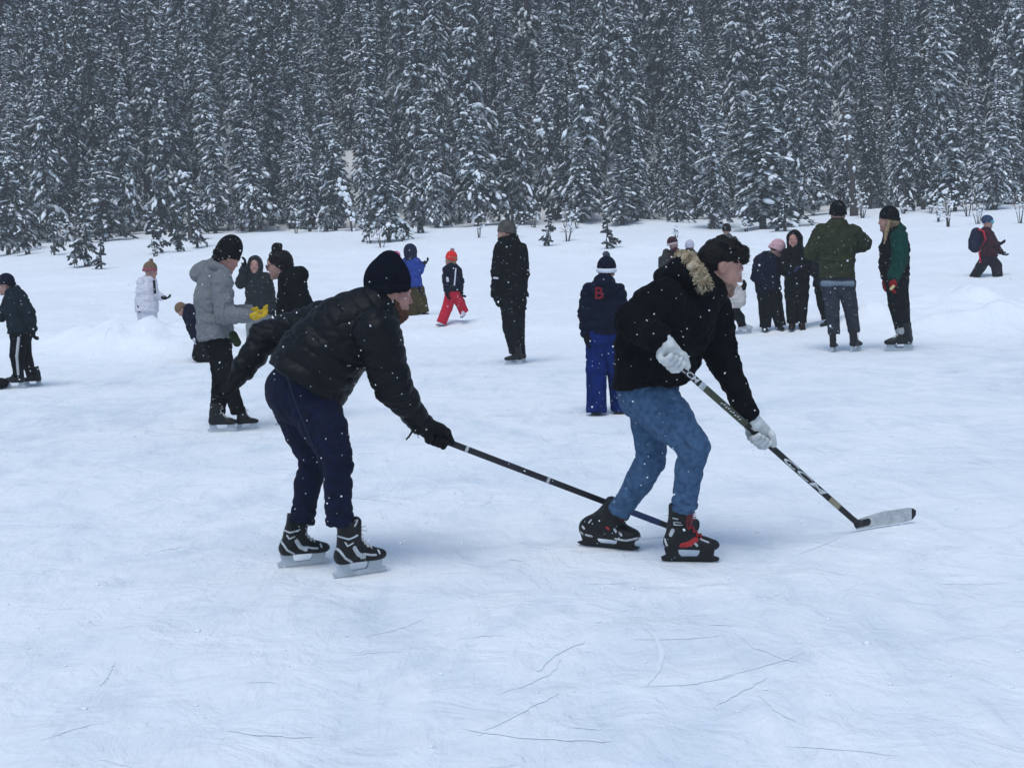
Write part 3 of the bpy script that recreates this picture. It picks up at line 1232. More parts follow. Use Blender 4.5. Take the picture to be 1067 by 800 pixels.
def skate(parent, g0, g1, shin, fine=True, boot=M_boot_black, holder=M_white_plastic, accents=(), lace=M_lace, h=.005, cuff=.07, lean=0.0, upv=None, drop=0.0, tongue=None):
    """g0, g1: the blade's heel and toe on the ice; shin: unit direction up the leg; returns ankle top"""
    ex = unit(g1 - g0)
    k = np.linalg.norm(g1 - g0) / .285
    ez = unit((Z if upv is None else upv) - ex * ((Z if upv is None else upv) @ ex))
    ey = np.cross(ez, ex)
    A = np.stack([ex, ey, ez])

    def q(x, z, y=0.0):
        return g0 + k * (ex * x + ez * (z - drop) + ey * y)

    def boot_form():
        F = Form()
        F.cone(q(.058, .108), q(.20, .098), .042 * k, .040 * k, .03 * k)
        F.ell(q(.238, .092), np.array([.055, .043, .032]) * k, A, .03 * k)
        F.cone(q(.055, .105), q(.068 + lean, .185), .044 * k, .044 * k, .03 * k)
        top = q(.070 + lean, .185)
        F.cone(top, top + shin * (cuff + .05) * k, .046 * k, .058 * k, .03 * k)
        a1 = unit(np.cross(shin, ey))
        F.cut(top + shin * (cuff + .20) * k, np.array([.15, .15, .18]) * k, np.stack([a1, np.cross(shin, a1), shin]), .006)
        F.cone(q(.14 + lean * .3, .14), q(.105 + lean, .20), .034 * k, .030 * k, .03 * k)
        F.above(q(0, .068), ez, .006)
        return F
    root = solid('skate', boot_form(), h * k, boot, parent)
    F = Form().cone(q(.118 + lean, .17), q(.118 + lean, .20) + shin * .075 * k, .024 * k, .028 * k, .01, ey, 1.35)
    solid('tongue', F, h * k, tongue or boot, root)
    if fine:
        for pts, rad, m in accents:
            F = boot_form().grow(.0030 * k)
            F.stroke([q(x, z) for x, z in pts], rad * k, ey)
            V, Fc = F.surface(.0030 * k)
            link('panel', fast_mesh('panel', V, Fc, m), root)
    g = Geo()
    g.prism([(.000, .014), (.284, .014), (.290, .024), (.262, .034), (.268, .072), (.196, .072), (.186, .040), (.176, .029), (.100, .027),
             (.086, .040), (.080, .074), (.012, .074), (.020, .038), (-.006, .024)], g0, ex * k, ez * k * ((.074 - drop) / .074), ey, .020 * k)
    g.build('blade_holder', holder, root)
    g = Geo()
    g.prism([(.004, .003), (.03, 0), (.25, 0), (.285, .006), (.292, .020), (.280, .0145), (.006, .0145), (-.006, .012)], g0, ex * k, ez * k, ey, .0045 * k)
    g.build('blade', M_steel if holder is not M_black_plastic else M_black_plastic, root)
    if fine:
        g = Geo()
        n = 6
        row = []
        for i in range(n):
            t = i / (n - 1)
            x, z = .205 - .092 * t ** .8 + lean * t, .133 + .105 * t ** 1.35
            row.append((x, z))
        for i in range(n - 1):
            (x0, z0), (x1, z1) = row[i], row[i + 1]
            for s in (-1, 1):
                g.tube([q(x0, z0 - .004, .024 * s), q((x0 + x1) / 2 + .004, (z0 + z1) / 2 + .010, 0), q(x1, z1 - .004, -.024 * s)], .0042 * k, 6)
        for s in (-1, 1):
            x, z = row[-1]
            lp = [q(x + .01, z, .012 * s), q(x + .045, z + .015, .030 * s), q(x + .05, z - .012, .034 * s), q(x + .012, z - .004, .014 * s)]
            g.tube(lp, .003 * k, 6)
            g.tube([q(x + .01, z, .01 * s), q(x + .03, z - .035, .036 * s), q(x + .02, z - .06, .044 * s)], .003 * k, 6)
        g.build('laces', lace, root, True)
    return root


def winter_boot(parent, heel, toe, shin, m, h=.009, tall=.03):
    ex = unit(toe - heel)
    k = max(np.linalg.norm(toe - heel) / .27, .5)
    ez = unit(Z - ex * (Z @ ex))
    ey = np.cross(ez, ex)
    F = Form()
    F.cone(heel + ex * .05 * k + ez * .05 * k, heel + ex * .21 * k + ez * .042 * k, .05 * k, .046 * k, .03)
    F.cone(heel + ex * .055 * k + ez * .06 * k, heel + ex * .06 * k + ez * .08 * k + shin * tall * k, .05 * k, .06 * k, .03)
    F.above(heel + ez * .004, ez)
    b = solid('boot', F, h, m, parent)
    g = Geo()
    g.prism([(.0, .0), (.10, .0), (.11, .008), (.14, .008), (.15, 0), (.26, .004), (.262, .022), (0, .022)], heel, ex * k, ez * k, ey, .094 * k)
    g.build('sole', M_black_plastic, b)
    return b


def knit_hat(parent, H, m, band=None, pom=None, h=.006, slouch=.0, cuff=True, long=0.0):
    """toque; returns hat object"""
    F = Form()
    slouch = slouch + .016
    H.e(F, -.020, .050 + slouch * .3, 0, (.113, .096, .094 + slouch), .02)
    if long:
        F.cone(H.p(-.02, .09), H.p(-.02, .135 + long), .075 * H.s, .045 * H.s, .05)
    F.above(H.p(-.02, .004), unit(H.u * .95 + H.f * -.25), .01)
    hat = solid('hat', F, h, m, parent, lambda V, N: .0012 * np.sin(np.arctan2((V - H.c) @ H.l, (V - H.c) @ H.f) * 46) * (h < .007))
    if cuff:
        F = Form()
        c = H.p(-.020, .022)
        n = unit(H.u * .95 + H.f * -.25)
        e1 = unit(np.cross(H.l, n))
        P = [c + e1 * .112 * H.s * math.cos(t) + H.l * .094 * H.s * math.sin(t) for t in np.linspace(0, 2 * math.pi, 17)]
        for a, b in zip(P[:-1], P[1:]):
            F.cone(a, b, .0085 * H.s, .0085 * H.s, .006, n, 2.6)
        solid('cuff', F, h, band or m, hat)
    if pom:
        c = H.p(-.03, .152 + slouch * 1.3 + long)
        F = Form().ell(c, np.full(3, .038 * H.s))
        solid('pompom', F, h, pom, hat, lambda V, N: folds(V, .006, 160, 3))
    return hat


def hood_up(parent, H, m, h=.01, depth=1.0, trim=None):
    F = Form()
    H.e(F, -.03, .02, 0, (.135, .118, .138), .02)
    F.cone(H.p(-.03, -.05), H.p(-.03, -.13), .11 * H.s, .12 * H.s, .04)
    F.cut(H.p(.105, -.005), np.array([.085, .076, .105]) * H.s, H.ax, .02)
    hd = solid('hood', F, h, m, parent, lambda V, N: folds(V, .004, 40, 5))
    if trim:
        F = Form()
        P = [H.p(.075, -.005 + .112 * math.sin(t), .088 * math.cos(t)) for t in np.linspace(0, 2 * math.pi, 15)]
        for a, b in zip(P[:-1], P[1:]):
            F.cone(a, b, .02 * H.s, .02 * H.s, .01)
        solid('fur_trim', F, h, trim, hd, lambda V, N: folds(V, .008, 130, 6))
    return hd


def hair_cap(parent, H, m, h=.006, back=.0, name='hair'):
    F = Form()
    H.e(F, -.022, .045, 0, (.108, .087, .092), .02)
    if back:
        F.cone(H.p(-.075, .0), H.p(-.085, -back), .06 * H.s, .04 * H.s, .03)
    F.cut(H.p(.11, -.035), np.array([.075, .085, .085]) * H.s, H.ax, .015)
    F.cut(H.p(.03, -.065, .09), np.array([.05, .05, .07]) * H.s, H.ax, .015)
    F.cut(H.p(.03, -.065, -.09), np.array([.05, .05, .07]) * H.s, H.ax, .015)
    return solid(name, F, h, m, parent, lambda V, N: folds(V, .004, 120, 8))


def strands(parent, src, n, length, sweep, m, seed, width=.0016):
    r = np.random.RandomState(seed)
    me = src.data
    V = np.empty(len(me.vertices) * 3, np.float32)
    N = np.empty(len(me.vertices) * 3, np.float32)
    me.vertices.foreach_get('co', V)
    me.vertices.foreach_get('normal', N)
    V, N = V.reshape(-1, 3), N.reshape(-1, 3)
    i = r.randint(0, len(V), n)
    p, nn = V[i] - N[i] * .006, N[i]
    d = norm_rows(nn * r.uniform(.05, .35, (n, 1)) + sweep * r.uniform(.4, 1.1, (n, 1)) + r.normal(0, .35, (n, 3)))
    ln = length * r.uniform(.5, 1.2, (n, 1))
    w = norm_rows(np.cross(d, r.normal(0, 1, (n, 3)))) * width
    m1 = p + d * ln * .6 + nn * .006
    tip = p + d * ln + sweep * .2 * ln
    q = np.stack([p - w, p + w, m1 + w, m1 - w, m1 - w, m1 + w, tip + w * .2, tip - w * .2], 1).reshape(-1, 3)
    f = np.arange(n * 8).reshape(-1, 4)
    o = link('hair_strands', fast_mesh('hair_strands', q, f, m), parent)
    o['kind'] = 'stuff'
    return o



# ------------------------------------------------------------------ background people
def person(label, d, spec, group=None):
    """spec is given in photo pixels (x, y, depth offset in m, radius px); d = distance; builds one clothed figure"""
    s = FPX / d

    def J(t):
        return at(t[0], t[1], d + (t[2] if len(t) > 2 else 0))

    def R(t):
        return t[3] / s
    sp = spec
    feet = [J(f[1]) for f in sp['feet']]
    base = np.mean([J(l[-1]) for l in sp['legs']], axis=0)
    base = np.array([base[0], base[1], hz(base[0], base[1])])
    root = thing('person', label, 'person', base, group)
    h = sp.get('h', max(.55 / s, .008))
    hx = sp['head']
    H = Head(J(hx), cdir(*sp['face']), cdir(*sp.get('up', (0, 1, 0))), hx[3] * 2 / s / .235)
    tor = [(J(t), R(t)) for t in sp['torso']]
    q = sp.get('q', 1.0)
    # body: head, neck, trunk and limbs in one skin
    F = Form()
    head_form(H, F, h < .009)
    F.cone(H.p(-.02, -.06), tor[0][0], .050 * H.s, .055 * H.s, .03)
    hv = F.surface(.0036) if sp.get('fine') else None
    F.chain([(p, r * .66) for p, r in tor[:-1]], .03, FW, q)
    F.cone(tor[-2][0], (J(sp['legs'][0][0]) + J(sp['legs'][1][0])) / 2, tor[-2][1] * .6, R(sp['legs'][0][0]) * .7, .03)
    for a in sp['arms']:
        F.chain([(J(t), R(t) * .6) for t in a], .02)
    for l in sp['legs']:
        F.chain([(J(t), R(t) * (.6 if i < len(l) - 1 else .35)) for i, t in enumerate(l)], .02)
    if hv is None:
        solid('body', F, max(h, .009), sp.get('skin', SKIN), root)
    else:      # finer head on the same body
        F.p = F.p[len([0 for p in F.p if 0]):]
        V, Q = F.surface(.012)
        low = ((V - H.c) @ H.u) < -.135
        keep = low[Q].all(1)
        V2, Q2 = hv
        link('body', fast_mesh('body', np.concatenate([V, V2]), np.concatenate([Q[keep], Q2 + len(V)]), sp.get('skin', SKIN)), root)
    # trousers
    F = Form()
    pel = tor[-1]
    F.cone(J(sp['legs'][0][0]), J(sp['legs'][1][0]), R(sp['legs'][0][0]), R(sp['legs'][1][0]), .03)
    F.cone(pel[0] * .55 + tor[-2][0] * .45, (J(sp['legs'][0][0]) + J(sp['legs'][1][0])) / 2, pel[1] * .78, pel[1] * .82, .03, FW, q)
    for l in sp['legs']:
        e, sh = J(l[-1]), unit(J(l[-1]) - J(l[-2]))
        rr_ = R(l[-1])
        F.chain([(J(t), R(t) * (.90 if i == 0 and not sp.get('fine') else 1)) for i, t in enumerate(l)] + [(e + sh * rr_ * .8, rr_)], .012, FW, sp.get('ql', 1.0))
        a1 = unit(np.cross(sh, RX))
        F.cut(e + sh * rr_ * 2.6, np.array([1.9, 1.9, 2.6]) * rr_, np.stack([a1, np.cross(sh, a1), sh]), .004)
    tm = sp['trousers']
    cw = []
    for n_, l in enumerate(sp['legs']):
        hip, kn, an = J(l[0]), J(l[sp.get('knee', 1)]), J(l[-1])
        sc_ = np.linalg.norm(kn - hip) / .42
        cw += [(kn, an - kn, .012 * sc_, 40 / sc_, .13 * sc_), (an, an - kn, .011 * sc_, 50 / sc_, .10 * sc_), (hip * .8 + kn * .2, (kn - hip) + RX * .1, .012 * sc_, 36 / sc_, .15 * sc_), (hip * .4 + kn * .6, RX - UP, .007 * sc_, 40 / sc_, .15 * sc_)]

    def tdisp(V, N):
        o = folds(V, .004, 20, 2) + folds(V, .0012, 80, 3, Z)
        for i, c in enumerate(cw):
            o = o + creases(V, *c, i)
        return o
    tr = solid('trousers', F, h, tm, root, tdisp)
    # jacket: trunk cut level at the hem, then collar and sleeves
    F = Form()
    ax = unit(tor[-2][0] - tor[-1][0]) if 'hemdir' not in sp else cdir(*sp['hemdir'])
    F.chain(tor + [(tor[-1][0] - ax * .08, tor[-1][1] * 1.03)], .03, FW, q)
    F.above(tor[-1][0], ax, .012)
    for a in sp['arms']:
        F.chain([(J(t), R(t)) for t in a], .014)
    if 'collar' in sp:
        for c in sp['collar']:
            F.ell(J(c), np.full(3, c[3] / s), None, .03)
    bones = [(a[0], b[0]) for a, b in zip(tor[:-1], tor[1:])] + [(J(a[i]), J(a[i + 1])) for a in sp['arms'] for i in range(len(a) - 1)]
    if sp.get('quilt'):
        dsp = lambda V, N: quilt(V, bones, sp['quilt'], sp.get('puff', .012)) + folds(V, .004, 32, 4) + folds(V, .0015, 110, 6)
    else:
        dsp = lambda V, N: folds(V, sp.get('fold', .008), 26, 4) + folds(V, .0045, 60, 5) + folds(V, .002, 130, 7)
    aw = []
    for a in sp['arms']:
        sc_ = H.s
        aw += [(J(a[1]), J(a[2]) - J(a[1]), .009 * sc_, 55, .12 * sc_), (J(a[0]) * .7 + J(a[1]) * .3, J(a[1]) - J(a[0]), .006 * sc_, 42, .15 * sc_), (J(a[2]), J(a[2]) - J(a[1]), .006 * sc_, 70, .08 * sc_)]
    aw.append((tor[-2][0], tor[-2][0] - tor[-1][0], .009, 34, .26 * H.s))

    def jdisp(V, N):
        o = dsp(V, N)
        for i, c in enumerate(aw):
            o = o + creases(V, *c, 20 + i)
        return o
    jk = solid('jacket', F, h, sp['jacket'], root, jdisp)
    # gloves
    gm = sp.get('gloves')
    hs = H.s
    for i, a in enumerate(sp['arms']):
        if sp.get('hide_hands') and i in sp['hide_hands']:
            continue
        w = J(a[-1])
        dr = cdir(*sp['hands'][i]) if 'hands' in sp and sp['hands'][i] else unit(w - J(a[-2]))
        G_ = Form()
        hand_form(G_, w + dr * .01, dr, np.cross(dr, FW) if abs(dr @ FW) < .9 else UP, hs * 1.05, .3, 1.35, 1)
        m = gm[i] if isinstance(gm, (list, tuple)) else gm
        solid('glove' if gm else 'hand', G_, min(h, .009), m or SKIN, root)
    # feet
    for i, (kind, hl, te) in enumerate(sp['feet']):
        a = J(hl)
        b = J(te)
        lg = sp['legs'][i]
        shin = unit(J(lg[-2]) - J(lg[-1]))
        if kind == 'skate':
            a[2], b[2] = hz(a[0], a[1]) + .002, hz(b[0], b[1]) + .002
            skate(root, a, b, shin, sp.get('fine_feet', False), sp.get('boot', M_boot_black), sp.get('holder', M_white_plastic), h=.008)
        elif kind == 'boot':
            for e in (a, b):
                e[2] = max(e[2], hz(e[0], e[1]) - .02) if sp.get('sit', True) else e[2]
            winter_boot(root, a, b, shin, sp.get('boot', M_boot_black))
    # head wear
    ht = sp.get('hat')
    if ht:
        knit_hat(root, H, ht['m'], ht.get('band'), ht.get('pom'), min(h, .009), ht.get('slouch', 0), ht.get('cuff', True), ht.get('long', 0))
    if sp.get('hood'):
        hood_up(root, H, sp['hood'], min(h, .010), trim=sp.get('trim'))
    if sp.get('hair'):
        hair_cap(root, H, sp['hair'], min(h, .009), sp.get('hairback', 0))
    if h < .010 and sp.get('face_seen'):
        eyes(H, root)
    return root, J, R, H, s, jk, tr


def blob_part(name, parent, parts, m, h, k=.01, disp=None):
    F = Form()
    for p in parts:
        F.cone(*p, k)
    return solid(name, F, h, m, parent, disp)


BLACK = cloth((.0050, .0053, .0070))
BLACK2 = cloth((.0075, .008, .010), bump=.5)
NAVY = cloth((.0050, .0075, .021))
CHAR = cloth((.020, .022, .025))
GREY = mat('grey_marl', (.190, .197, .206), .95, (.130, .136, .143), 90, .5, 70, .15)
TEAL = cloth((.009, .018, .025))
WHITE_C = cloth((.62, .60, .66))
YELLOW = cloth((.55, .36, .025))
BLUE_K = cloth((.0045, .019, .120))
BLUE_J = cloth((.020, .050, .26))
BROWN = cloth((.062, .047, .014))
REDC = cloth((.50, .016, .040))
RED_H = cloth((.68, .030, .028))
OLIVE = cloth((.034, .038, .019))
GREEN = cloth((.004, .045, .034))
PINK = cloth((.55, .33, .35))
MAROON = cloth((.045, .010, .018))
DENIMG = cloth((.034, .039, .052))
BROWN_H = mat('brown_knit', (.20, .12, .07), .95, (.12, .07, .045), 60, .5, 80)
HAIR_D = mat('dark_hair', (.0060, .0045, .004), .6, (.003, .0025, .002), 60, .6, 120, .15, stretch=(1, 1, .3))
HAIR_B = mat('blond_hair', (.26, .18, .095), .6, (.17, .115, .06), 70, .6, 120, .4, stretch=(1, 1, .2))
TAN_F = mat('tan_fur', (.60, .51, .37), .9, (.34, .26, .16), 22, .6, 60, .15)

# grey hooded jacket, yellow gloves
r_, J, R, H, s, jk, tr = person('person in grey hooded jacket with yellow gloves and black toque', depth_of(230, 450), dict(
    head=(237, 269, 0, 14.5), face=(.72, -.42, .58), up=(.30, .92, 0),
    torso=[(222, 289, 0, 15.5), (221, 312, 0, 18), (224, 338, 0, 17.5), (225.5, 354, 0, 18)], q=1.12,
    arms=[[(231, 292, -.16, 11), (234, 328, -.2, 9.5), (257, 329, -.24, 7.5)], [(214, 290, .16, 10), (232, 326, .2, 9), (258, 324, .16, 7)]],
    hands=[(1, -.1, .1), (1, -.1, .0)],
    legs=[[(226, 358, .06, 12.5), (231, 392, .04, 10), (227, 428, .05, 7.5)], [(228, 358, -.04, 12.5), (237, 394, -.07, 9.5), (247, 427, .05, 7)]],
    feet=[('skate', (217, 450, .03), (247, 448, .03)), ('skate', (246, 446.5, .10), (269, 441, .18))], fine_feet=True,
    jacket=GREY, trousers=BLACK, gloves=YELLOW, hat=dict(m=BLACK, slouch=.030), hair=HAIR_D, hairback=.05, h=.0065, skin=SKIN_COLD, fold=.004))
F = Form()
F.ell(J((214, 284, .02)), np.array([.105, .12, .10]), None, .03)
F.cone(J((205, 286, 0)), J((222, 276, .05)), .055, .06, .04)
F.cone(J((222, 277, -.10)), J((236, 284, -.10)), .045, .035, .03)
solid('hood', F, .007, GREY, jk, lambda V, N: folds(V, .006, 45, 9))
blob_part('pouch', r_, [(J((243, 349, -.16)), J((247, 357, -.16)), .035, .035)], cloth((.02, .03, .012)), .007)

# woman with bun and glasses
r_, J, R, H, s, jk, tr = person('woman with dark hair in a top bun, glasses and black jacket, behind the bending skater', 13.3, dict(
    head=(290, 276, 0, 13.5), face=(-.92, -.3, -.2), up=(-.05, 1, 0), face_seen=True,
    torso=[(303, 293, 0, 14), (307, 318, 0, 18), (309, 350, 0, 18), (309, 364, 0, 18)], q=1.15,
    arms=[[(300, 296, -.17, 10), (309, 330, -.2, 8.5), (300, 352, -.15, 7)], [(310, 296, .16, 10), (314, 332, .2, 8.5), (305, 352, .18, 7)]],
    legs=[[(307, 368, -.08, 13), (306, 400, -.08, 9), (305, 428, -.05, 7)], [(312, 368, .08, 13), (314, 400, .08, 9), (314, 428, .1, 7)]],
    feet=[('skate', (314, 441, -.12), (287, 441, -.12)), ('skate', (326, 436, .2), (298, 436, .2))],
    jacket=BLACK, trousers=BLACK, gloves=BLACK, h=.0065,
    collar=[(312, 287, 0, 10), (305, 291, -.06, 9)]))
F = Form().ell(H.p(-.035, .150), np.array([.05, .05, .05]) * H.s).cone(H.p(-.02, .10), H.p(-.035, .14), .05, .035, .03)
bun = solid('hair_bun', F, .006, HAIR_D, r_, lambda V, N: folds(V, .006, 110, 3))
F = Form()
H.e(F, -.025, .040, 0, (.112, .092, .098), .02)
F.cone(H.p(-.06, .0), H.p(-.075, -.09), .078, .05, .03)
F.cone(H.p(-.02, .0, -.075), H.p(-.03, -.05, -.072), .028, .022, .02).cone(H.p(-.02, .0, .075), H.p(-.03, -.05, .072), .028, .022, .02)
F.cut(H.p(.118, -.030), np.array([.085, .085, .098]) * H.s, H.ax, .012)
hr_ = solid('hair', F, .0055, HAIR_D, r_, lambda V, N: folds(V, .005, 100, 8))

g = Geo()
for sd in (-1, 1):
    P = [H.p(.108, .008 + .019 * math.sin(t), .034 * sd + .026 * math.cos(t)) for t in np.linspace(0, 6.2832, 13)]
    g.tube(P, .0042, 6)
    g.tube([H.p(.106, .014, .060 * sd), H.p(.05, .015, .082 * sd), H.p(-.01, .012, .085 * sd)], .0022, 6)
g.tube([H.p(.110, .012, -.009), H.p(.112, .014, .009)], .0022, 6)
g.build('glasses', mat('glasses_frame', (.05, .008, .009), .3, (.03, .006, .006), 20, spec=.5), r_, True)

# child with raised arm
person('child in dark grey hooded coat raising one arm to the forehead', tdepth(270, 355), dict(
    head=(265.5, 277, 0, 8.2), face=(.05, -.05, -1), up=(0, 1, 0),
    torso=[(267, 290, 0, 9), (269, 303, 0, 13), (270, 320, 0, 14), (270, 328, 0, 14)], q=.8,
    arms=[[(258, 289, 0, 6), (250.5, 295, -.05, 5), (254, 280, -.1, 4.2)], [(278, 290, 0, 6), (282, 306, 0, 5), (284, 321, 0, 4)]],
    legs=[[(263, 328, 0, 7.5), (262, 340, 0, 6), (262, 350, 0, 5)], [(276, 328, 0, 7.5), (277, 340, 0, 6), (277, 350, 0, 5)]],
    feet=[('boot', (262, 354, .05), (261, 356, -.12)), ('boot', (277, 354, .05), (278, 356, -.12))],
    jacket=CHAR, trousers=cloth((.20, .21, .22)), gloves=BLACK, hood=CHAR, h=.009))

# child in white jacket behind the pile
r_, J, R, H, s, jk, tr = person('child in white jacket and brown-pink knit hat standing behind the snow pile', 24.4, dict(
    head=(157, 283, 0, 7.6), face=(.85, -.2, .35),
    torso=[(154, 293, 0, 7), (153, 303, 0, 10), (153, 318, 0, 11.5), (153, 325, 0, 11.5)], q=1.0,
    arms=[[(148, 294, -.05, 5.5), (146, 305, -.08, 4.8), (144.5, 315, -.08, 4)], [(159, 294, .05, 5), (161, 305, 0, 4.5), (167, 310, -.05, 3.8)]],
    hands=[(-.1, -1, 0), (1, -.1, 0)],
    legs=[[(149, 328, 0, 6), (149, 336, 0, 5.5), (149, 342, 0, 5)], [(158, 328, 0, 6), (158, 336, 0, 5.5), (158, 342, 0, 5)]],
    feet=[('boot', (147, 346), (156, 346)), ('boot', (156, 346), (165, 346))],
    jacket=WHITE_C, trousers=WHITE_C, gloves=BLACK, hat=dict(m=BROWN_H, band=cloth((.30, .07, .10)), pom=BROWN_H), hair=HAIR_B))
blob_part('jacket_stripe', jk, [(J((160.5, 293, -.14)), J((161.5, 305, -.19)), .02, .02)], BLACK, .008)

# kneeling child
r_, J, R, H, s, jk, tr = person('child in navy jacket kneeling over with brown hat, beside the snow pile', tdepth(212, 377), dict(
    head=(190, 323.5, -.05, 6.6), face=(-.55, -.83, -.05), up=(-.8, .5, 0),
    torso=[(196, 324, 0, 8), (202, 329, 0, 10.5), (210, 338, 0, 11), (214, 346, 0, 11)], q=1.05,
    arms=[[(196, 329, -.12, 5.5), (199, 340, -.16, 5), (202, 350, -.14, 4)], [(200, 328, .12, 5.5), (205, 340, .12, 5), (206, 350, .1, 4)]],
    hands=[(.1, -1, 0), (.1, -1, 0)],
    legs=[[(213, 348, -.08, 9), (207, 370, -.1, 7), (216, 374, -.08, 5.5), (222, 374, -.06, 5)], [(217, 348, .08, 9), (211, 368, .1, 7), (220, 371, .1, 5.5), (226, 371, .1, 5)]],
    feet=[('none', (220, 376), (224, 376)), ('none', (224, 374), (228, 374))],
    jacket=NAVY, trousers=BLACK, gloves=[WHITE_C, BLACK], hat=dict(m=BROWN_H, cuff=False)))

# left edge
r_, J, R, H, s, jk, tr = person('child in dark teal jacket and striped black track pants at the left edge', depth_of(26, 404), dict(
    head=(6, 297.5, 0, 9.2), face=(-.95, -.25, -.1), up=(-.1, 1, 0),
    torso=[(14, 307, 0, 9.5), (19, 322, 0, 13.5), (22, 340, 0, 13.5), (22, 348, 0, 13)], q=1.05,
    arms=[[(20, 309, -.13, 7.5), (30, 326, -.16, 6.5), (34, 341, -.14, 5)], [(12, 310, .1, 7), (5, 324, .1, 6), (1, 331, 0, 5)]],
    hands=[(.1, -1, 0), (-.6, -.6, 0)],
    legs=[[(19, 350, -.07, 9), (18, 370, -.08, 7.5), (19.5, 391, -.05, 5.5)], [(25, 350, .07, 8.5), (26, 370, .06, 6.5), (32.5, 390, .08, 5)]],
    feet=[('skate', (27, 404, -.02), (3, 405, -.02)), ('skate', (44, 400.5, .2), (24, 404, .2))],
    jacket=TEAL, trousers=BLACK, gloves=BLACK, hat=dict(m=NAVY), hair=HAIR_D, collar=[(17, 304, 0, 6.5)]))
blob_part('side_stripe', tr, [(J((19.5, 352, -.155)), J((17.5, 371, -.155)), .016, .016), (J((17.5, 371, -.155)), J((19, 390, -.105)), .016, .014)], cloth((.45, .45, .46)), .006)

# dark bag end at the left edge
g = thing('bag', 'black bag on the ice cut off by the left picture edge', 'bag', on_ice(-6, 406))
c = on_ice(-7, 406)
F = Form().cone(c + [-.10, .05, .06], c + [.09, .05, .06], .062, .062, .02, Z, 1.05)
F.above(c + [0, 0, .002], Z)
solid('bag_body', F, .008, BLACK, g, lambda V, N: folds(V, .008, 40, 2))
gg = Geo()
gg.tube([c + [-.06, .02, .115], c + [-.03, 0, .15], c + [.03, 0, .15], c + [.06, .02, .115]], .008, 6)
gg.build('handle', BLACK, g, True)

# blue jacket
r_, J, R, H, s, jk, tr = person('child in blue jacket and brown snow pants holding out one gloved hand', tdepth(437, 328), dict(
    head=(429, 262.5, 0, 6.6), face=(.7, .1, .6),
    torso=[(428, 271, 0, 6.5), (429, 281, 0, 9), (430, 294, 0, 9.5), (431, 300, 0, 9.5)], q=1.0,
    arms=[[(434, 273, -.05, 4.8), (436.5, 282, -.05, 4.2), (439.5, 276, 0, 3.4)], [(424, 273, .05, 5), (432, 287, -.1, 4.5), (436, 297, -.12, 3.5)]],
    hands=[(.8, .45, 0), (.2, -1, 0)],
    legs=[[(428, 302, 0, 7.5), (430, 314, 0, 7.5), (430, 328, 0, 7)], [(435, 302, 0, 7.5), (438, 313, 0, 7), (441, 324, 0, 6)]],
    feet=[('boot', (428, 333), (436, 333)), ('boot', (440, 330), (447, 330))],
    jacket=BLUE_J, trousers=BROWN, gloves=BLACK, hood=cloth((.012, .015, .045))))
person('pink-clad person almost hidden behind the navy toque', 27.5, dict(
    head=(413, 269, 0, 5.5), face=(.2, 0, -1),
    torso=[(413, 277, 0, 7), (413, 287, 0, 9), (413, 303, 0, 9)], q=.8,
    arms=[[(406, 278, 0, 4), (404, 288, 0, 4), (404, 298, 0, 3)], [(418, 276, 0, 3.6), (417, 284, 0, 3.6), (413, 294, -.1, 3)]],
    legs=[[(409, 306, 0, 5.5), (409, 318, 0, 5), (409, 329, 0, 4.5)], [(417, 306, 0, 5.5), (417, 318, 0, 5), (417, 329, 0, 4.5)]],
    feet=[('boot', (409, 331, .1), (409, 332, -.1)), ('boot', (417, 331, .1), (417, 332, -.1))],
    jacket=cloth((.60, .13, .25)), trousers=BLACK, gloves=BLACK, hat=dict(m=cloth((.60, .13, .25)))))

# red hat, red pants
r_, J, R, H, s, jk, tr = person('child in red knit hat, navy jacket and bright red snow pants striding through snow', tdepth(460, 340.5), dict(
    head=(469.5, 270.5, 0, 6.8), face=(-.75, .05, .65),
    torso=[(471, 279, 0, 6), (472, 289, 0, 8.3), (472, 300, 0, 8.5), (472, 304, 0, 8.5)], q=1.0,
    arms=[[(466, 281, -.06, 4.6), (465, 292, -.1, 4.2), (466, 302, -.1, 3.4)], [(476, 281, .02, 4.6), (479, 292, -.02, 4.2), (479.5, 301, -.04, 3.4)]],
    hands=[(0, -1, 0), (.3, -1, 0)],
    legs=[[(470, 306, 0, 6.8), (466, 321, 0, 5.6), (460.5, 335, 0, 5)], [(474, 306, 0, 6.8), (479, 315, .05, 5.4), (483, 324, .1, 4.8)]],
    feet=[('boot', (461, 339.5, 0), (455, 339, -.1)), ('boot', (484, 328, .1), (481, 331, 0))], sit=False,
    jacket=cloth((.006, .008, .022)), trousers=REDC, gloves=BLACK, hat=dict(m=RED_H, pom=cloth((.35, .20, .22))), hair=HAIR_B, hairback=.05, boot=WHITE_C))
blob_part('jacket_stripe', jk, [(J((475, 280, -.14)), J((473.5, 297, -.17)), .011, .011)], WHITE_C, .006)
blob_part('sleeve_patch', jk, [(J((466, 290, -.15)), J((466.5, 292.5, -.15)), .022, .022)], WHITE_C, .007)

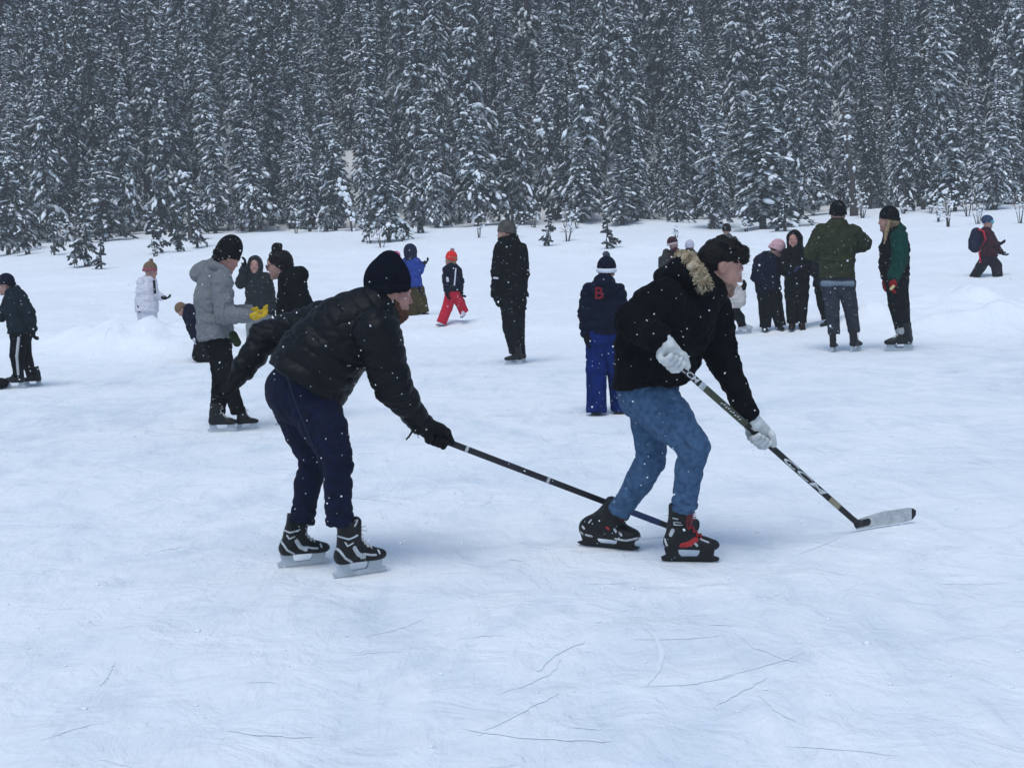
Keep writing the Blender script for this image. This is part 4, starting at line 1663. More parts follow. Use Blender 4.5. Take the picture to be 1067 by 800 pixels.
# standing man in black
r_, J, R, H, s, jk, tr = person('man in black jacket and grey cap with neck gaiter, standing alone on skates', depth_of(536, 379.5), dict(
    head=(527, 243, 0, 10.2), face=(-.85, -.1, .4),
    torso=[(531, 256, 0, 12), (532, 272, 0, 16.5), (534, 295, 0, 15.5), (535, 310, 0, 15)], q=.95,
    arms=[[(522, 260, -.05, 8), (519, 284, -.06, 7), (517, 305, -.06, 5.5)], [(542, 260, .03, 8), (544, 286, .02, 7), (543, 308, -.02, 5.5)]],
    hands=[(-.05, -1, 0), (0, -1, 0)],
    legs=[[(529, 314, -.03, 9), (531, 341, -.03, 7.2), (536, 366, 0, 5.6)], [(540, 314, .05, 9), (540, 341, .05, 7), (541, 366, .08, 5.6)]],
    feet=[('skate', (545, 380, -.02), (526, 380, -.02)), ('skate', (549, 377.5, .2), (531, 378, .2))],
    jacket=BLACK, trousers=BLACK2, gloves=BLACK, hat=dict(m=cloth((.09, .085, .075)), cuff=True), hair=HAIR_D, collar=[(533, 252, .03, 9)], h=.008))
F = Form()
H.e(F, .035, -.065, 0, (.075, .07, .055), .02)
solid('neck_gaiter', F, .007, BLACK, r_)
blob_part('sleeve_band', jk, [(J((514.6, 289.5, -.14)), J((518.5, 290, -.145)), .012, .012)], WHITE_C, .006)

# boy in blue snow pants
dB = depth_of(622, 432.5)
r_, J, R, H, s, jk, tr = person('boy seen from behind in navy puffer jacket, bright blue snow pants and striped pompom hat', dB, dict(
    head=(632, 284, 0, 12.2), face=(.05, -.1, 1),
    torso=[(629, 301, 0, 13), (628, 315, 0, 18), (629, 336, 0, 18), (630, 349, 0, 18.5)], q=.75,
    arms=[[(615, 303, 0, 9), (610.5, 326, -.03, 8), (611, 346, -.04, 6)], [(643, 303, 0, 9), (648, 326, 0, 8), (648, 344, -.02, 6)]],
    hands=[(.05, -1, 0), (0, -1, 0)],
    legs=[[(621, 352, 0, 12), (621.5, 385, 0, 10.5), (621.5, 426, 0, 10.5)], [(637, 352, 0, 12), (643, 385, .02, 10.5), (646, 424, .08, 10)]],
    feet=[('boot', (621, 432.5, -.05), (622, 428, .19)), ('boot', (645, 431.5, .02), (647, 427, .26))],
    jacket=cloth((.0050, .0085, .023)), trousers=BLUE_K, gloves=BLACK, quilt=.075,
    hat=dict(m=NAVY, band=cloth((.70, .72, .78)), pom=cloth((.10, .11, .14))), hair=HAIR_D, collar=[(629, 298, -.06, 13)], h=.0065))
F = Form()
F.ell(J((629, 300, -.10)), np.array([.125, .06, .075]), np.stack([RX, FW, UP]), .02)
hd = solid('hood', F, .006, cloth((.0050, .0085, .023)), jk, lambda V, N: folds(V, .005, 50, 9))


def lettering(text, size, origin, ex, ez, m, parent, name='lettering', shear=0.0, depth=.001, align='CENTER'):
    cu = bpy.data.curves.new('t', 'FONT')
    cu.body = text
    cu.size = size
    cu.shear = shear
    cu.extrude = depth
    cu.offset = size * .012
    cu.align_x = align
    cu.align_y = 'CENTER'
    tmp = bpy.data.objects.new('t', cu)
    COL.objects.link(tmp)
    bpy.context.view_layer.update()
    me = bpy.data.meshes.new_from_object(tmp.evaluated_get(bpy.context.evaluated_depsgraph_get()))
    bpy.data.objects.remove(tmp)
    bpy.data.curves.remove(cu)
    ey = np.cross(ex, ez)
    M = Matrix(((ex[0], ez[0], ey[0], origin[0]), (ex[1], ez[1], ey[1], origin[1]), (ex[2], ez[2], ey[2], origin[2]), (0, 0, 0, 1)))
    me.transform(M)
    me.materials.clear()
    me.materials.append(m)
    return link(name, me, parent)


lettering('B', .14, J((624, 306, -.172)), RX, UP, cloth((.20, .018, .028)), hd, depth=.006)
F = Form()
c = H.p(-.016, .055)
P = [c + H.f * .106 * H.s * math.cos(t) + H.l * .090 * H.s * math.sin(t) for t in np.linspace(0, 6.2832, 17)]
for a, b in zip(P[:-1], P[1:]):
    F.cone(a, b, .007, .007, .004, H.u, 1.0)
solid('hat_stripe', F, .005, NAVY, r_)

# group behind the right skater
r_, J, R, H, s, jk, tr = person('person in maroon jacket and hat with dark backpack, half hidden behind the fur hood', tdepth(703, 316), dict(
    head=(701.5, 255, 0, 6.2), face=(.85, 0, .45),
    torso=[(703, 264, 0, 6), (703, 274, 0, 8.2), (703, 290, 0, 8.5)], q=1.0,
    arms=[[(701, 266, -.1, 4.4), (703, 276, -.12, 4), (706, 286, -.1, 3.4)], [(706, 266, .1, 4.4), (708, 276, .1, 4), (710, 286, .1, 3.4)]],
    legs=[[(700, 294, 0, 5.6), (700, 304, 0, 4.8), (700, 313, 0, 4)], [(706, 294, 0, 5.6), (706, 304, 0, 4.8), (706, 313, 0, 4)]],
    feet=[('boot', (698, 317), (708, 317)), ('boot', (705, 317), (714, 317))],
    jacket=MAROON, trousers=BLACK, gloves=BLACK, hat=dict(m=MAROON, band=cloth((.50, .40, .42)))))


def backpack(J, s, pts, w, m, label, strap, straps):
    o = thing('backpack', label, 'backpack', J(pts[1]))
    F = Form()
    F.chain([(J(p), p[3] / s) for p in pts], .03, FW, w)
    b = solid('pack_body', F, .009, m, o, lambda V, N: folds(V, .006, 40, 3))
    F = Form().cone(J(pts[1]) + RX * -.09, J(pts[-1]) + RX * -.085, .055, .06, .02)
    solid('front_pocket', F, .009, m, b)
    g = Geo()
    for st in straps:
        g = Geo()
        g.tube([J(p) for p in st], .018, 6)
        g.build('strap', strap, o, True)
    return o


backpack(J, s, [(694.5, 263, 0, 4), (694, 270, 0, 5.5), (694, 278, 0, 5)], 1.3, cloth((.035, .035, .035)),
         'dark backpack worn over the maroon jacket', BLACK, [[(695, 261, -.12), (701, 262, -.2), (703, 270, -.22)]])
person('person in olive jacket and pale lilac hat, mostly hidden behind the fur hood', tdepth(720, 314), dict(
    head=(719, 257.5, 0, 5.6), face=(.5, 0, .85),
    torso=[(718, 264, 0, 6), (717.5, 273, 0, 8), (717.5, 288, 0, 8.5)], q=.9,
    arms=[[(711, 267, 0, 4.2), (709, 277, 0, 4), (709, 286, 0, 3.4)], [(724, 267, 0, 4.2), (726, 277, 0, 4), (726, 286, 0, 3.4)]],
    legs=[[(714, 292, 0, 5), (714, 302, 0, 4.5), (714, 310, 0, 4)], [(721, 292, 0, 5), (721, 302, 0, 4.5), (721, 310, 0, 4)]],
    feet=[('boot', (713, 315), (721, 315)), ('boot', (720, 315), (728, 315))],
    jacket=OLIVE, trousers=BLACK, gloves=BLACK, hat=dict(m=cloth((.50, .48, .58)))))
person('far person in black beanie and grey-olive coat, peeking above the dark-haired skater', 35, dict(
    head=(757, 240.5, 0, 5.6), face=(0, 0, 1),
    torso=[(758, 248, 0, 5.5), (758, 256, 0, 8), (758, 272, 0, 8)], q=.8,
    arms=[[(751, 250, 0, 3.8), (749, 259, 0, 3.5), (749, 268, 0, 3)], [(765, 250, 0, 3.8), (767, 259, 0, 3.5), (767, 268, 0, 3)]],
    legs=[[(755, 275, 0, 4.5), (755, 284, 0, 4), (755, 292, 0, 3.5)], [(761, 275, 0, 4.5), (761, 284, 0, 4), (761, 292, 0, 3.5)]],
    feet=[('boot', (755, 294, -.1), (755, 293, .15)), ('boot', (761, 294, -.1), (761, 293, .15))],
    jacket=cloth((.10, .105, .09)), trousers=BLACK, gloves=BLACK, hat=dict(m=BLACK)))
r_, J, R, H, s, jk, tr = person('child in pale jacket and white skates half hidden behind the dark-haired skater\'s chin', tdepth(775, 348), dict(
    head=(757, 288, 0, 8), face=(.8, -.3, .4), up=(.25, 1, 0),
    torso=[(758, 299, 0, 9), (758, 311, 0, 13), (759, 322, 0, 13)], q=1.0,
    arms=[[(764, 302, -.12, 7), (770, 314, -.14, 6.8), (772, 305, -.1, 5.2)], [(758, 300, .1, 6.5), (768, 312, .12, 6), (771, 303, .1, 5)]],
    hands=[(.6, .75, 0), (.6, .75, 0)],
    legs=[[(757, 324, 0, 8), (758, 333, 0, 6), (756, 341, 0, 4.5)], [(763, 324, 0, 8), (771, 331, 0, 5.2), (773, 339, 0, 4.2)]],
    feet=[('skate', (748, 349, 0), (763, 349, 0)), ('skate', (769, 349, 0), (784, 347, .1))],
    jacket=cloth((.50, .46, .44)), trousers=BLACK, gloves=BLACK, hat=dict(m=BLACK), boot=cloth((.55, .57, .60), name='white_boot')))

person('person in pale pink hat, navy jacket and black pants with head bowed', tdepth(803, 345), dict(
    head=(809, 261.5, 0, 8.8), face=(.75, -.55, .3), up=(.5, .85, 0),
    torso=[(801, 271, 0, 10), (799, 283, 0, 13.5), (800, 298, 0, 13), (802, 305, 0, 12.5)], q=.95,
    arms=[[(793, 272, -.04, 7.5), (789, 288, -.1, 6.5), (797, 300, -.12, 5)], [(809, 272, .05, 7), (816, 281, .02, 6), (824, 279, -.02, 4.8)]],
    hands=[(.6, -.6, 0), (1, 0, 0)],
    legs=[[(797, 309, 0, 8.5), (797.5, 326, 0, 7), (797.5, 339, 0, 6)], [(807, 309, 0, 8.5), (810, 326, 0, 6.5), (813, 338, 0, 5.6)]],
    feet=[('boot', (796, 345, .05), (799, 345.5, -.12)), ('boot', (812, 344, .05), (816, 344, -.12))],
    jacket=NAVY, trousers=BLACK, gloves=BLACK, hat=dict(m=PINK, slouch=.004), hair=HAIR_D, h=.008))
r_, J, R, H, s, jk, tr = person('person in long black hooded coat and brown boots, facing the camera with clasped gloves', tdepth(832, 343.5), dict(
    head=(827.5, 250.5, 0, 8.4), face=(-.45, -.1, -.9), face_seen=True, skin=SKIN_COLD,
    torso=[(829, 263, 0, 10), (830, 278, 0, 13), (830, 296, 0, 12.5), (830, 306, 0, 12.5)], q=.85,
    arms=[[(819, 266, 0, 6.5), (817.5, 281, -.05, 6), (825, 280, -.2, 5)], [(839, 266, 0, 6.5), (841, 281, -.05, 6), (833, 280, -.2, 5)]],
    hands=[(1, -.1, 0), (-1, -.1, 0)],
    legs=[[(825, 308, 0, 7.8), (825, 324, 0, 6), (825, 335, 0, 5)], [(835, 308, 0, 7.8), (835.5, 324, 0, 6), (835.5, 335, 0, 5)]],
    feet=[('boot', (826, 342, .06), (824, 344, -.15)), ('boot', (835, 342, .06), (837, 344, -.15))],
    jacket=BLACK, trousers=BLACK, gloves=cloth((.06, .05, .13)), hood=BLACK, boot=cloth((.03, .018, .014)), h=.008))
person('person in dark jacket mostly hidden behind the olive coat', tdepth(862, 340), dict(
    head=(866, 255, 0, 8), face=(-.7, -.2, -.5),
    torso=[(861, 267, 0, 9), (860, 280, 0, 12), (860, 298, 0, 12)], q=.9,
    arms=[[(853, 269, -.02, 6), (850, 284, -.08, 5.5), (850, 272, -.2, 4.5)], [(869, 269, 0, 6), (871, 284, 0, 5.5), (870, 297, 0, 4.5)]],
    hands=[(-.4, .5, 0), (0, -1, 0)],
    legs=[[(856, 302, 0, 7.5), (858, 317, 0, 6), (861, 331, 0, 5)], [(865, 302, 0, 7.5), (868, 317, 0, 6), (869, 331, 0, 5)]],
    feet=[('boot', (864, 339), (855, 340)), ('boot', (874, 338), (866, 339))],
    jacket=cloth((.012, .013, .017)), trousers=BLACK, gloves=WHITE_C, hat=dict(m=BLACK)))

# olive coat
r_, J, R, H, s, jk, tr = person('man in olive coat, black toque and grey jeans seen from behind on skates, elbows out', depth_of(880, 366), dict(
    head=(873, 224.5, 0, 10.6), face=(.05, -.15, 1),
    torso=[(873, 241, 0, 14), (872, 254, 0, 20.5), (872, 274, 0, 18), (872, 290, 0, 18.5)], q=.75,
    arms=[[(857, 243, 0, 10), (846.5, 262, .05, 8.5), (858, 268, .30, 6.5)], [(888, 243, 0, 10), (899, 254, .05, 8.5), (884, 258, .32, 6.5)]],
    hands=[(1, .1, .4), (-1, .1, .4)],
    legs=[[(865, 296, 0, 11), (867.5, 322, -.02, 7.4), (869, 346, 0, 6)], [(881, 296, 0, 11), (886.5, 322, -.02, 7.4), (889.5, 344, 0, 6)]],
    feet=[('skate', (867, 366.5, -.10), (871, 361.5, .10)), ('skate', (887, 366.5, -.12), (897, 362, .08))], fine_feet=True,
    jacket=OLIVE, trousers=DENIMG, gloves=BLACK, hat=dict(m=BLACK, slouch=.01), hair=HAIR_D, collar=[(873, 237, -.02, 11)], h=.007))
blob_part('shirt_hem', r_, [(J((858, 295.5, -.11)), J((888, 295.5, -.11)), .036, .036)], cloth((.16, .20, .25)), .008)
blob_part('belt', jk, [(J((857, 269, -.145)), J((873, 271, -.165)), .012, .012), (J((873, 271, -.165)), J((888, 269, -.145)), .012, .012)], cloth((.045, .052, .024)), .006)

# green sleeves
r_, J, R, H, s, jk, tr = person('blond woman in black and green jacket with red gloves and black toque, side-on on skates', depth_of(937, 365.5), dict(
    head=(925.5, 230, 0, 10.8), face=(-.97, -.12, .15), face_seen=True,
    torso=[(933, 245, 0, 10.5), (932, 258, 0, 15), (932, 276, 0, 15), (933, 288, 0, 14.5)], q=1.05,
    arms=[[(937, 247, -.16, 7.5), (938, 270, -.19, 6.8), (931, 289, -.2, 5.5)], [(929, 247, .16, 7), (929, 270, .17, 6.4), (924, 288, .1, 5.2)]],
    hands=[(-.25, -1, 0), (-.35, -1, 0)],
    legs=[[(933, 292, -.06, 11), (935, 317, -.05, 9), (939, 340, -.02, 7)], [(936, 292, .06, 11), (939, 317, .06, 8.5), (942, 340, .08, 6.5)]],
    feet=[('skate', (951, 365, -.02), (922, 365.5, -.02)), ('skate', (952, 361, .25), (925, 361.5, .25))], fine_feet=True,
    jacket=BLACK, trousers=BLACK2, gloves=cloth((.24, .012, .016)), hat=dict(m=BLACK, slouch=.004), h=.007))
blob_part('sleeve', jk, [(J((937, 247, -.16)), J((938, 270, -.19)), 9.2 / s, 8.5 / s), (J((938, 270, -.19)), J((932, 287, -.2)), 8.5 / s, 7 / s)], GREEN, .007, .012, lambda V, N: folds(V, .006, 40, 7))
F = Form().ell(J((936, 240, .02)), np.array([.085, .10, .075]), None, .03).cone(J((934, 233, .02)), J((940, 238, .02)), .05, .04, .03)
solid('hood', F, .008, GREEN, jk, lambda V, N: folds(V, .005, 45, 9))
F = Form()
F.cone(H.p(.00, -.01, .072), J((924, 241, -.13)), .024, .026, .02).cone(J((924, 241, -.13)), J((921.5, 254, -.16)), .026, .012, .02)
F.cone(H.p(.00, -.01, -.072), J((922, 241, .10)), .024, .026, .02).cone(J((922, 241, .10)), J((920, 252, .1)), .024, .012, .02)
H.e(F, -.05, -.03, 0, (.07, .075, .07), .02)
solid('hair', F, .006, HAIR_B, r_, lambda V, N: folds(V, .004, 130, 8))
blob_part('glove_cuff', r_, [(J((931.5, 298, -.25)), J((928.5, 301, -.25)), .018, .018)], cloth((.62, .50, .25)), .006)
blob_part('sock', r_, [(J((938.5, 338, -.02)), J((940, 345, -.02)), .085, .08)], cloth((.30, .31, .32)), .008)

# far walker with backpack
r_, J, R, H, s, jk, tr = person('far walker in helmet with teal goggles and maroon jacket wading through deep snow', tdepth(1028, 289), dict(
    head=(1029, 231.5, 0, 6.2), face=(.9, -.1, -.35),
    torso=[(1027, 242, 0, 6), (1028, 250, 0, 8.2), (1030, 262, 0, 8.5), (1030, 267, 0, 8.5)], q=1.0,
    arms=[[(1027, 244, -.12, 4.4), (1032, 253, -.14, 4), (1039, 254.5, -.16, 3)], [(1031, 244, .12, 4.4), (1037, 254, .1, 4), (1042, 262, .1, 3)]],
    hands=[(1, .15, 0), (.8, -.6, 0)],
    legs=[[(1028, 269, 0, 6.5), (1022, 278, 0, 5.6), (1014, 290, .05, 4.6)], [(1032, 269, 0, 6.5), (1038, 277, -.02, 5.8), (1040, 291, -.05, 5.2)]],
    feet=[('boot', (1012, 294), (1021, 294)), ('boot', (1038, 295), (1047, 295))], sit=False,
    jacket=MAROON, trousers=cloth((.012, .010, .016)), gloves=BLACK))
F = Form()
H.e(F, -.012, .045, 0, (.118, .098, .098), .02)
F.cut(H.p(.13, -.05), np.array([.07, .1, .09]) * H.s, H.ax, .01)
hm = solid('helmet', F, .008, cloth((.03, .06, .12), rough=.5), r_)
F = Form()
H.e(F, .085, .012, 0, (.04, .08, .045), .01)
solid('goggles', F, .007, mat('teal_lens', (.05, .36, .42), .2, (.04, .28, .36), 20, spec=.6), r_)
backpack(J, s, [(1017, 242, 0, 5), (1016, 250, 0, 6), (1016, 258, 0, 5.5)], 1.3, cloth((.010, .011, .04)),
         'navy backpack with red straps on the far walker', REDC, [[(1019, 239, -.10), (1025, 241, -.22), (1027, 250, -.26), (1021, 260, -.2)], [(1020, 262, -.1), (1021, 268, -.1), (1022, 274, -.12)]])

# ------------------------------------------------------------------ the two hockey players in front
DENIM_N = mat('dark_denim', (.0024, .0050, .028), .9, (.0014, .0028, .014), 26, .5, 150, .2)


def faded_denim():
    m = mat('faded_denim', (.085, .160, .280), .92, (.038, .082, .160), 34, .9, 260, .1, detail=9, lo=.30, hi=.70)
    return m


DENIM_L = faded_denim()
PUFF = mat('puffer_nylon', (.0036, .0041, .0062), .5, (.0026, .0030, .0046), 12, .4, 38, .13)
PARKA = cloth((.0038, .0042, .0060), rough=.92, bump=.6)
TOQUE_N = mat('navy_knit', (.0045, .006, .014), .95, (.0025, .0035, .008), 60, .7, 110, .05)
BEARD = mat('ginger_beard', (.13, .055, .028), .85, (.06, .028, .018), 90, .8, 160, .2)
HAIR_BR = mat('brown_hair', (.055, .032, .020), .7, (.025, .015, .010), 80, .8, 140, .3)
STUBBLE = mat('stubble', (.27, .16, .12), .7, (.16, .098, .08), 60, .5, 200, .25)
GLOVE_B = mat('black_glove', (.0050, .0050, .0058), .7, (.003, .003, .0035), 40, .5, 90, .12)
GLOVE_W = mat('white_glove', (.62, .63, .62), .8, (.44, .45, .45), 25, .5, 70, .25)

# ---- left skater
DL = 7.40
spec = dict(
    head=(406, 307, 0, 25.6), face=(.94, -.12, .30), up=(.14, 1, 0), fine=True, skin=SKIN_COLD, face_seen=True,
    torso=[(396, 322, -.02, 20), (384, 331, -.02, 31), (361, 347, -.03, 39), (336, 372, -.03, 43), (317, 401, -.04, 43)], q=1.02, hemdir=(.52, .855, 0),
    arms=[[(342, 333, .16, 21), (277, 350, .22, 17), (254, 383, .16, 13)], [(393, 348, -.20, 25), (409, 402, -.16, 19), (439, 441, .0, 12)]],
    hide_hands=(0, 1),
    legs=[[(307, 407, .06, 30), (317, 445, .08, 22.5), (327, 481, .10, 14.5), (320, 506, .08, 13.5), (315, 541, .06, 12.5)], [(321, 408, -.05, 30), (338, 446, -.13, 23), (352, 481, -.20, 15), (352, 506, -.18, 14.2), (353, 541, -.15, 13.2)]], knee=2,
    feet=[('none', (289, 592), (342, 587)), ('none', (347, 603), (401, 594))],
    jacket=PUFF, trousers=DENIM_N, gloves=GLOVE_B, quilt=.085, puff=.0095, h=.0062, collar=[(391, 318, -.02, 21)])
rootL, J, R, H, s, jk, tr = person('skater in black puffer jacket, navy toque and dark jeans bending to reach with a stick', DL, spec)
hat = knit_hat(rootL, H, TOQUE_N, TOQUE_N, None, .0045, .012, True, .028)
F = Form()
H.e(F, .040, -.086, 0, (.064, .060, .052), .02)
H.e(F, .012, -.058, 0, (.060, .078, .056), .02)
F.cut(H.p(.118, -.014), np.array([.058, .070, .046]) * H.s, H.ax, .014)
F.cut(H.p(-.05, -.085), np.array([.055, .09, .06]) * H.s, H.ax, .014)
solid('beard', F, .004, BEARD, rootL, lambda V, N: folds(V, .0035, 190, 8))
F = Form()
H.e(F, -.045, -.015, 0, (.065, .083, .06), .02)
solid('hair', F, .0045, HAIR_BR, rootL, lambda V, N: folds(V, .0045, 130, 9))
F = Form().ell(H.p(.0, -.035, -.083), np.full(3, .006))
solid('earring', F, .002, M_steel, rootL)
# gloves
wr = J((254, 383, .16))
F = Form()
hand_form(F, wr + cdir(-.5, -.85, 0) * .02, cdir(-.55, -.83, -.05), cdir(-.75, .45, -.5), 1.12, .32, 1.35, -1)
F.cone(wr - cdir(-.5, -.85, 0) * .04, wr + cdir(-.5, -.85, 0) * .05, .052, .042, .03)
solid('glove', F, .004, GLOVE_B, rootL, lambda V, N: folds(V, .0015, 120, 2))
# stick line of the left skater
dHand, heelL = 7.42, on_ice(701, 556.5, .012)
topL = at(446, 452.5, dHand)
gripL = at(456, 456.5, dHand)
dirL = unit(heelL + Z * .035 - topL)
wr = J((439, 441, 0))
F = Form()
grip_form(F, gripL, dirL, wr, 1.12, 1.25, -1, .017)
F.cone(J((432, 432, -.02)), wr + (gripL - wr) * .35, .052, .046, .02)
gl = solid('glove', F, .0035, GLOVE_B, rootL, lambda V, N: folds(V, .0012, 120, 2))
g = Geo()
g.tube([J((438, 444, -.06)), J((431, 447, -.07)), J((426, 455, -.07)), J((423, 458, -.07))], [.006, .006, .005, .004], 6)
g.tube([J((438, 445, -.06)), J((435, 452, -.07)), J((436, 456, -.07))], [.005, .004, .003], 6)
g.build('strap', GLOVE_B, gl, True)
# trouser seam down the near leg
g = Geo()
g.tube([J((298, 389, -.235)), J((306, 415, -.245)), J((318, 445, -.255)), J((331, 478, -.245)), J((334, 489, -.235))], .0028, 6)
g.build('seam', mat('seam_thread', (.010, .016, .045), .9, (.007, .012, .03), 60), tr, True)
# skates
acc = [([(.020, .150), (.045, .105), (.085, .078)], .006, M_silver), ([(.025, .215), (.065, .200), (.120, .212)], .005, M_silver), ([(.100, .150), (.120, .115), (.150, .098)], .012, M_silver),
       ([(.150, .112), (.190, .102), (.215, .100)], .006, M_silver), ([(.050, .185), (.060, .165), (.090, .178)], .004, M_silver), ([(.235, .118), (.238, .105)], .006, M_silver), ([(.100, .265), (.120, .290)], .006, M_silver)]
sh = unit(J((350, 480, -.20)) - J((353, 536, -.15)))
skate(rootL, on_ice(348, 602.5), on_ice(401.5, 594.5), unit(sh + RX * .02), True, M_boot_black, M_white_plastic, acc, M_lace, .004, .075, .012)
sh = unit(J((327, 480, .10)) - J((315, 534, .06)))
skate(rootL, on_ice(290, 591.5), on_ice(343, 586.5), sh, True, M_boot_black, M_white_plastic, acc, M_lace, .004, .075, .02)


def hockey_stick(label, top, heel, toe, m_shaft, m_blade, m_heel, m_tip, tape=True):
    o = thing('hockey_stick', label, 'hockey stick', [heel[0], heel[1], 0])
    sh_end = heel + Z * .035
    ax = unit(sh_end - top)
    sh_end = sh_end - ax * .01
    face = unit(np.cross(ax, np.cross(-FW, ax)))       # wide side towards the viewer
    sd = np.cross(face, ax)
    g = Geo()
    L = np.linalg.norm(sh_end - top)
    c = (top + sh_end) / 2
    # shaft with chamfered corners
    prof = [(-.0155, -.006), (-.0155, .006), (-.012, .0095), (.012, .0095), (.0155, .006), (.0155, -.006), (.012, -.0095), (-.012, -.0095)]
    vs = [top + sd * x + face * y for x, y in prof] + [sh_end + sd * x * .95 + face * y * .8 for x, y in prof]
    n = len(prof)
    g.add(vs, [tuple(range(n))[::-1], tuple(range(n, 2 * n))] + [(i, (i + 1) % n, n + (i + 1) % n, n + i) for i in range(n)])
    g.build('shaft', m_shaft, o)
    # blade: curved plate from heel to toe
    bl = unit(toe - heel)
    Lb = np.linalg.norm(toe - heel)
    nrm = np.cross(bl, Z)

    def plate(t0, t1, name, m, grow=0.0):
        vs, fs = [], []
        N_ = 14
        for i in range(N_ + 1):
            t = t0 + (t1 - t0) * i / N_
            base = heel + bl * Lb * t + nrm * (.030 * t * t - .004)
            hgt = .050 + .022 * min(t * 2.2, 1)
            rise = .010 * max(t - .55, 0) ** 1.5
            if t > .88:
                q = (t - .88) / .12
                lo, hi = .030 * q ** 2.2, hgt - .020 * q ** 2.2
            else:
                lo, hi = 0.0, hgt
            for yy in (-.0045 - grow, .0045 + grow):
                vs.append(base + Z * (lo + rise - grow) + nrm * yy)
                vs.append(base + Z * (hi + rise + grow) + nrm * yy)
        for i in range(N_):
            a = i * 4
            for p, q in ((0, 1), (1, 3), (3, 2), (2, 0)):
                fs.append((a + p, a + q, a + 4 + q, a + 4 + p))
        fs.append((0, 2, 3, 1))
        a = N_ * 4
        fs.append((a, a + 1, a + 3, a + 2))
        gg = Geo()
        gg.add(vs, fs)
        return gg.build(name, m, o)
    b = plate(0, .93, 'blade', m_blade)
    plate(.93, 1.0, 'blade_tip', m_tip)
    F = Form().cone(sh_end - ax * .10, heel + Z * .030 + bl * .01, .0135, .016, .012, face, .7).cone(heel + Z * .026, heel + bl * Lb * .20 + Z * .030 + nrm * -.002, .020, .022, .012, nrm, .34)
    solid('hosel', F, .0035, m_heel, o)
    g = Geo()
    g.tube([top - ax * .012, top + ax * .03], .020, 10)
    g.build('butt_end', m_shaft, o, True)
    return o, ax, sd, face


M_shaftL = mat('dark_shaft', (.020, .019, .026), .42, (.010, .010, .015), 8, 0, 1, .3)
M_shaftR = mat('black_shaft', (.006, .006, .007), .4, (.004, .004, .005), 8, 0, 1, .3)
M_bladeR = mat('worn_blade', (.50, .51, .51), .6, (.36, .37, .38), 25, .3, 60, .35)
oL, axL, sdL, fcL = hockey_stick('dark grey hockey stick reaching from the bending skater behind the other skater\'s boots', topL, heelL, on_ice(726, 553.5, .012),
                                 M_shaftL, mat('dark_blade', (.03, .03, .035), .5, (.02, .02, .022), 20), M_shaftL, M_shaftL)
LtL = np.linalg.norm(heelL - topL)


def on_shaft(top, ax, face, sd, t, wide=0.0):
    return top + ax * t + face * .0098 + sd * wide


def band(parent, top, ax, sd, face, t0, t1, m, name='stripe', w=.0158, th=.0100):
    g = Geo()
    c = top + ax * (t0 + t1) / 2
    g.box(c, np.stack([ax, sd, face]), ((t1 - t0) / 2, w, th))
    return g.build(name, m, parent)


band(oL, topL, axL, sdL, fcL, LtL * .70, LtL * .93, mat('blue_shaft', (.035, .06, .16), .42, (.02, .035, .10), 10), 'blue_section')
for t in (.14, .46):
    band(oL, topL, axL, sdL, fcL, LtL * t, LtL * t + .016, M_silver, 'stripe', .0159, .0099)

# ---- right skater
DR = 7.45
spec = dict(
    head=(752, 279.5, 0, 25.3), face=(.92, -.38, .10), up=(.38, .92, 0), fine=True, skin=SKIN, face_seen=True,
    torso=[(731, 297, 0, 21), (719, 307, 0, 34), (701, 330, 0, 44), (686, 362, -.02, 43), (676, 402, -.03, 37)], q=1.0, hemdir=(-.12, .99, 0),
    arms=[[(690, 319, -.19, 27), (661, 336, -.22, 20), (686, 351, -.40, 14)], [(738, 322, .17, 24), (751, 372, .14, 18), (777, 427, -.02, 13)]],
    hide_hands=(0, 1),
    legs=[[(673, 409, -.03, 29), (699, 438, -.13, 23.5), (723, 465, -.22, 16.3), (718, 490, -.18, 14.8), (713, 527, -.11, 11.8)], [(678, 411, .10, 28), (678, 446, .10, 20), (679, 478, .10, 15), (666, 502, .15, 14.3), (646, 531, .21, 11.8)]], knee=2,
    crease=.0035, feet=[('none', (690, 584), (748, 585)), ('none', (604, 567), (665, 573))],
    jacket=PARKA, trousers=DENIM_L, gloves=GLOVE_W, h=.0062, fold=.013, collar=[(738, 300, 0, 20), (722, 296, 0, 24)])
rootR, J, R, H, s, jk, tr = person('dark-haired skater in black parka, blue jeans and white gloves pushing a hockey stick', DR, spec)
F = Form()
H.e(F, -.026, .046, 0, (.102, .084, .094), .02)
F.cone(H.p(-.07, .0), H.p(-.085, -.05), .062, .05, .03)
F.cut(H.p(.135, -.005), np.array([.080, .11, .062]) * H.s, H.ax, .012)
for sgn in (-1, 1):
    F.cut(H.p(.055, -.040, .09 * sgn), np.array([.076, .05, .088]) * H.s, H.ax, .010)
    F.cut(H.p(-.006, -.018, .09 * sgn), np.array([.040, .030, .048]) * H.s, H.ax, .006)
F.cone(H.p(.0, .120, -.03), H.p(.060, .106, -.03), .034, .028, .02)
F.cone(H.p(.0, .120, .03), H.p(.060, .106, .03), .034, .028, .02)
F.cone(H.p(.060, .106, -.03), H.p(.082, .092, -.02), .028, .018, .02)
F.cone(H.p(.060, .106, .03), H.p(.082, .092, .03), .028, .018, .02)
F.cone(H.p(.076, .092, -.035), H.p(.076, .092, .035), .020, .020, .015)
F.cone(H.p(.079, .074, -.038), H.p(.079, .074, .038), .015, .015, .015)
F.ell(H.p(.066, .078), np.array([.030, .064, .026]), H.ax, .015)
rl = np.random.RandomState(12)
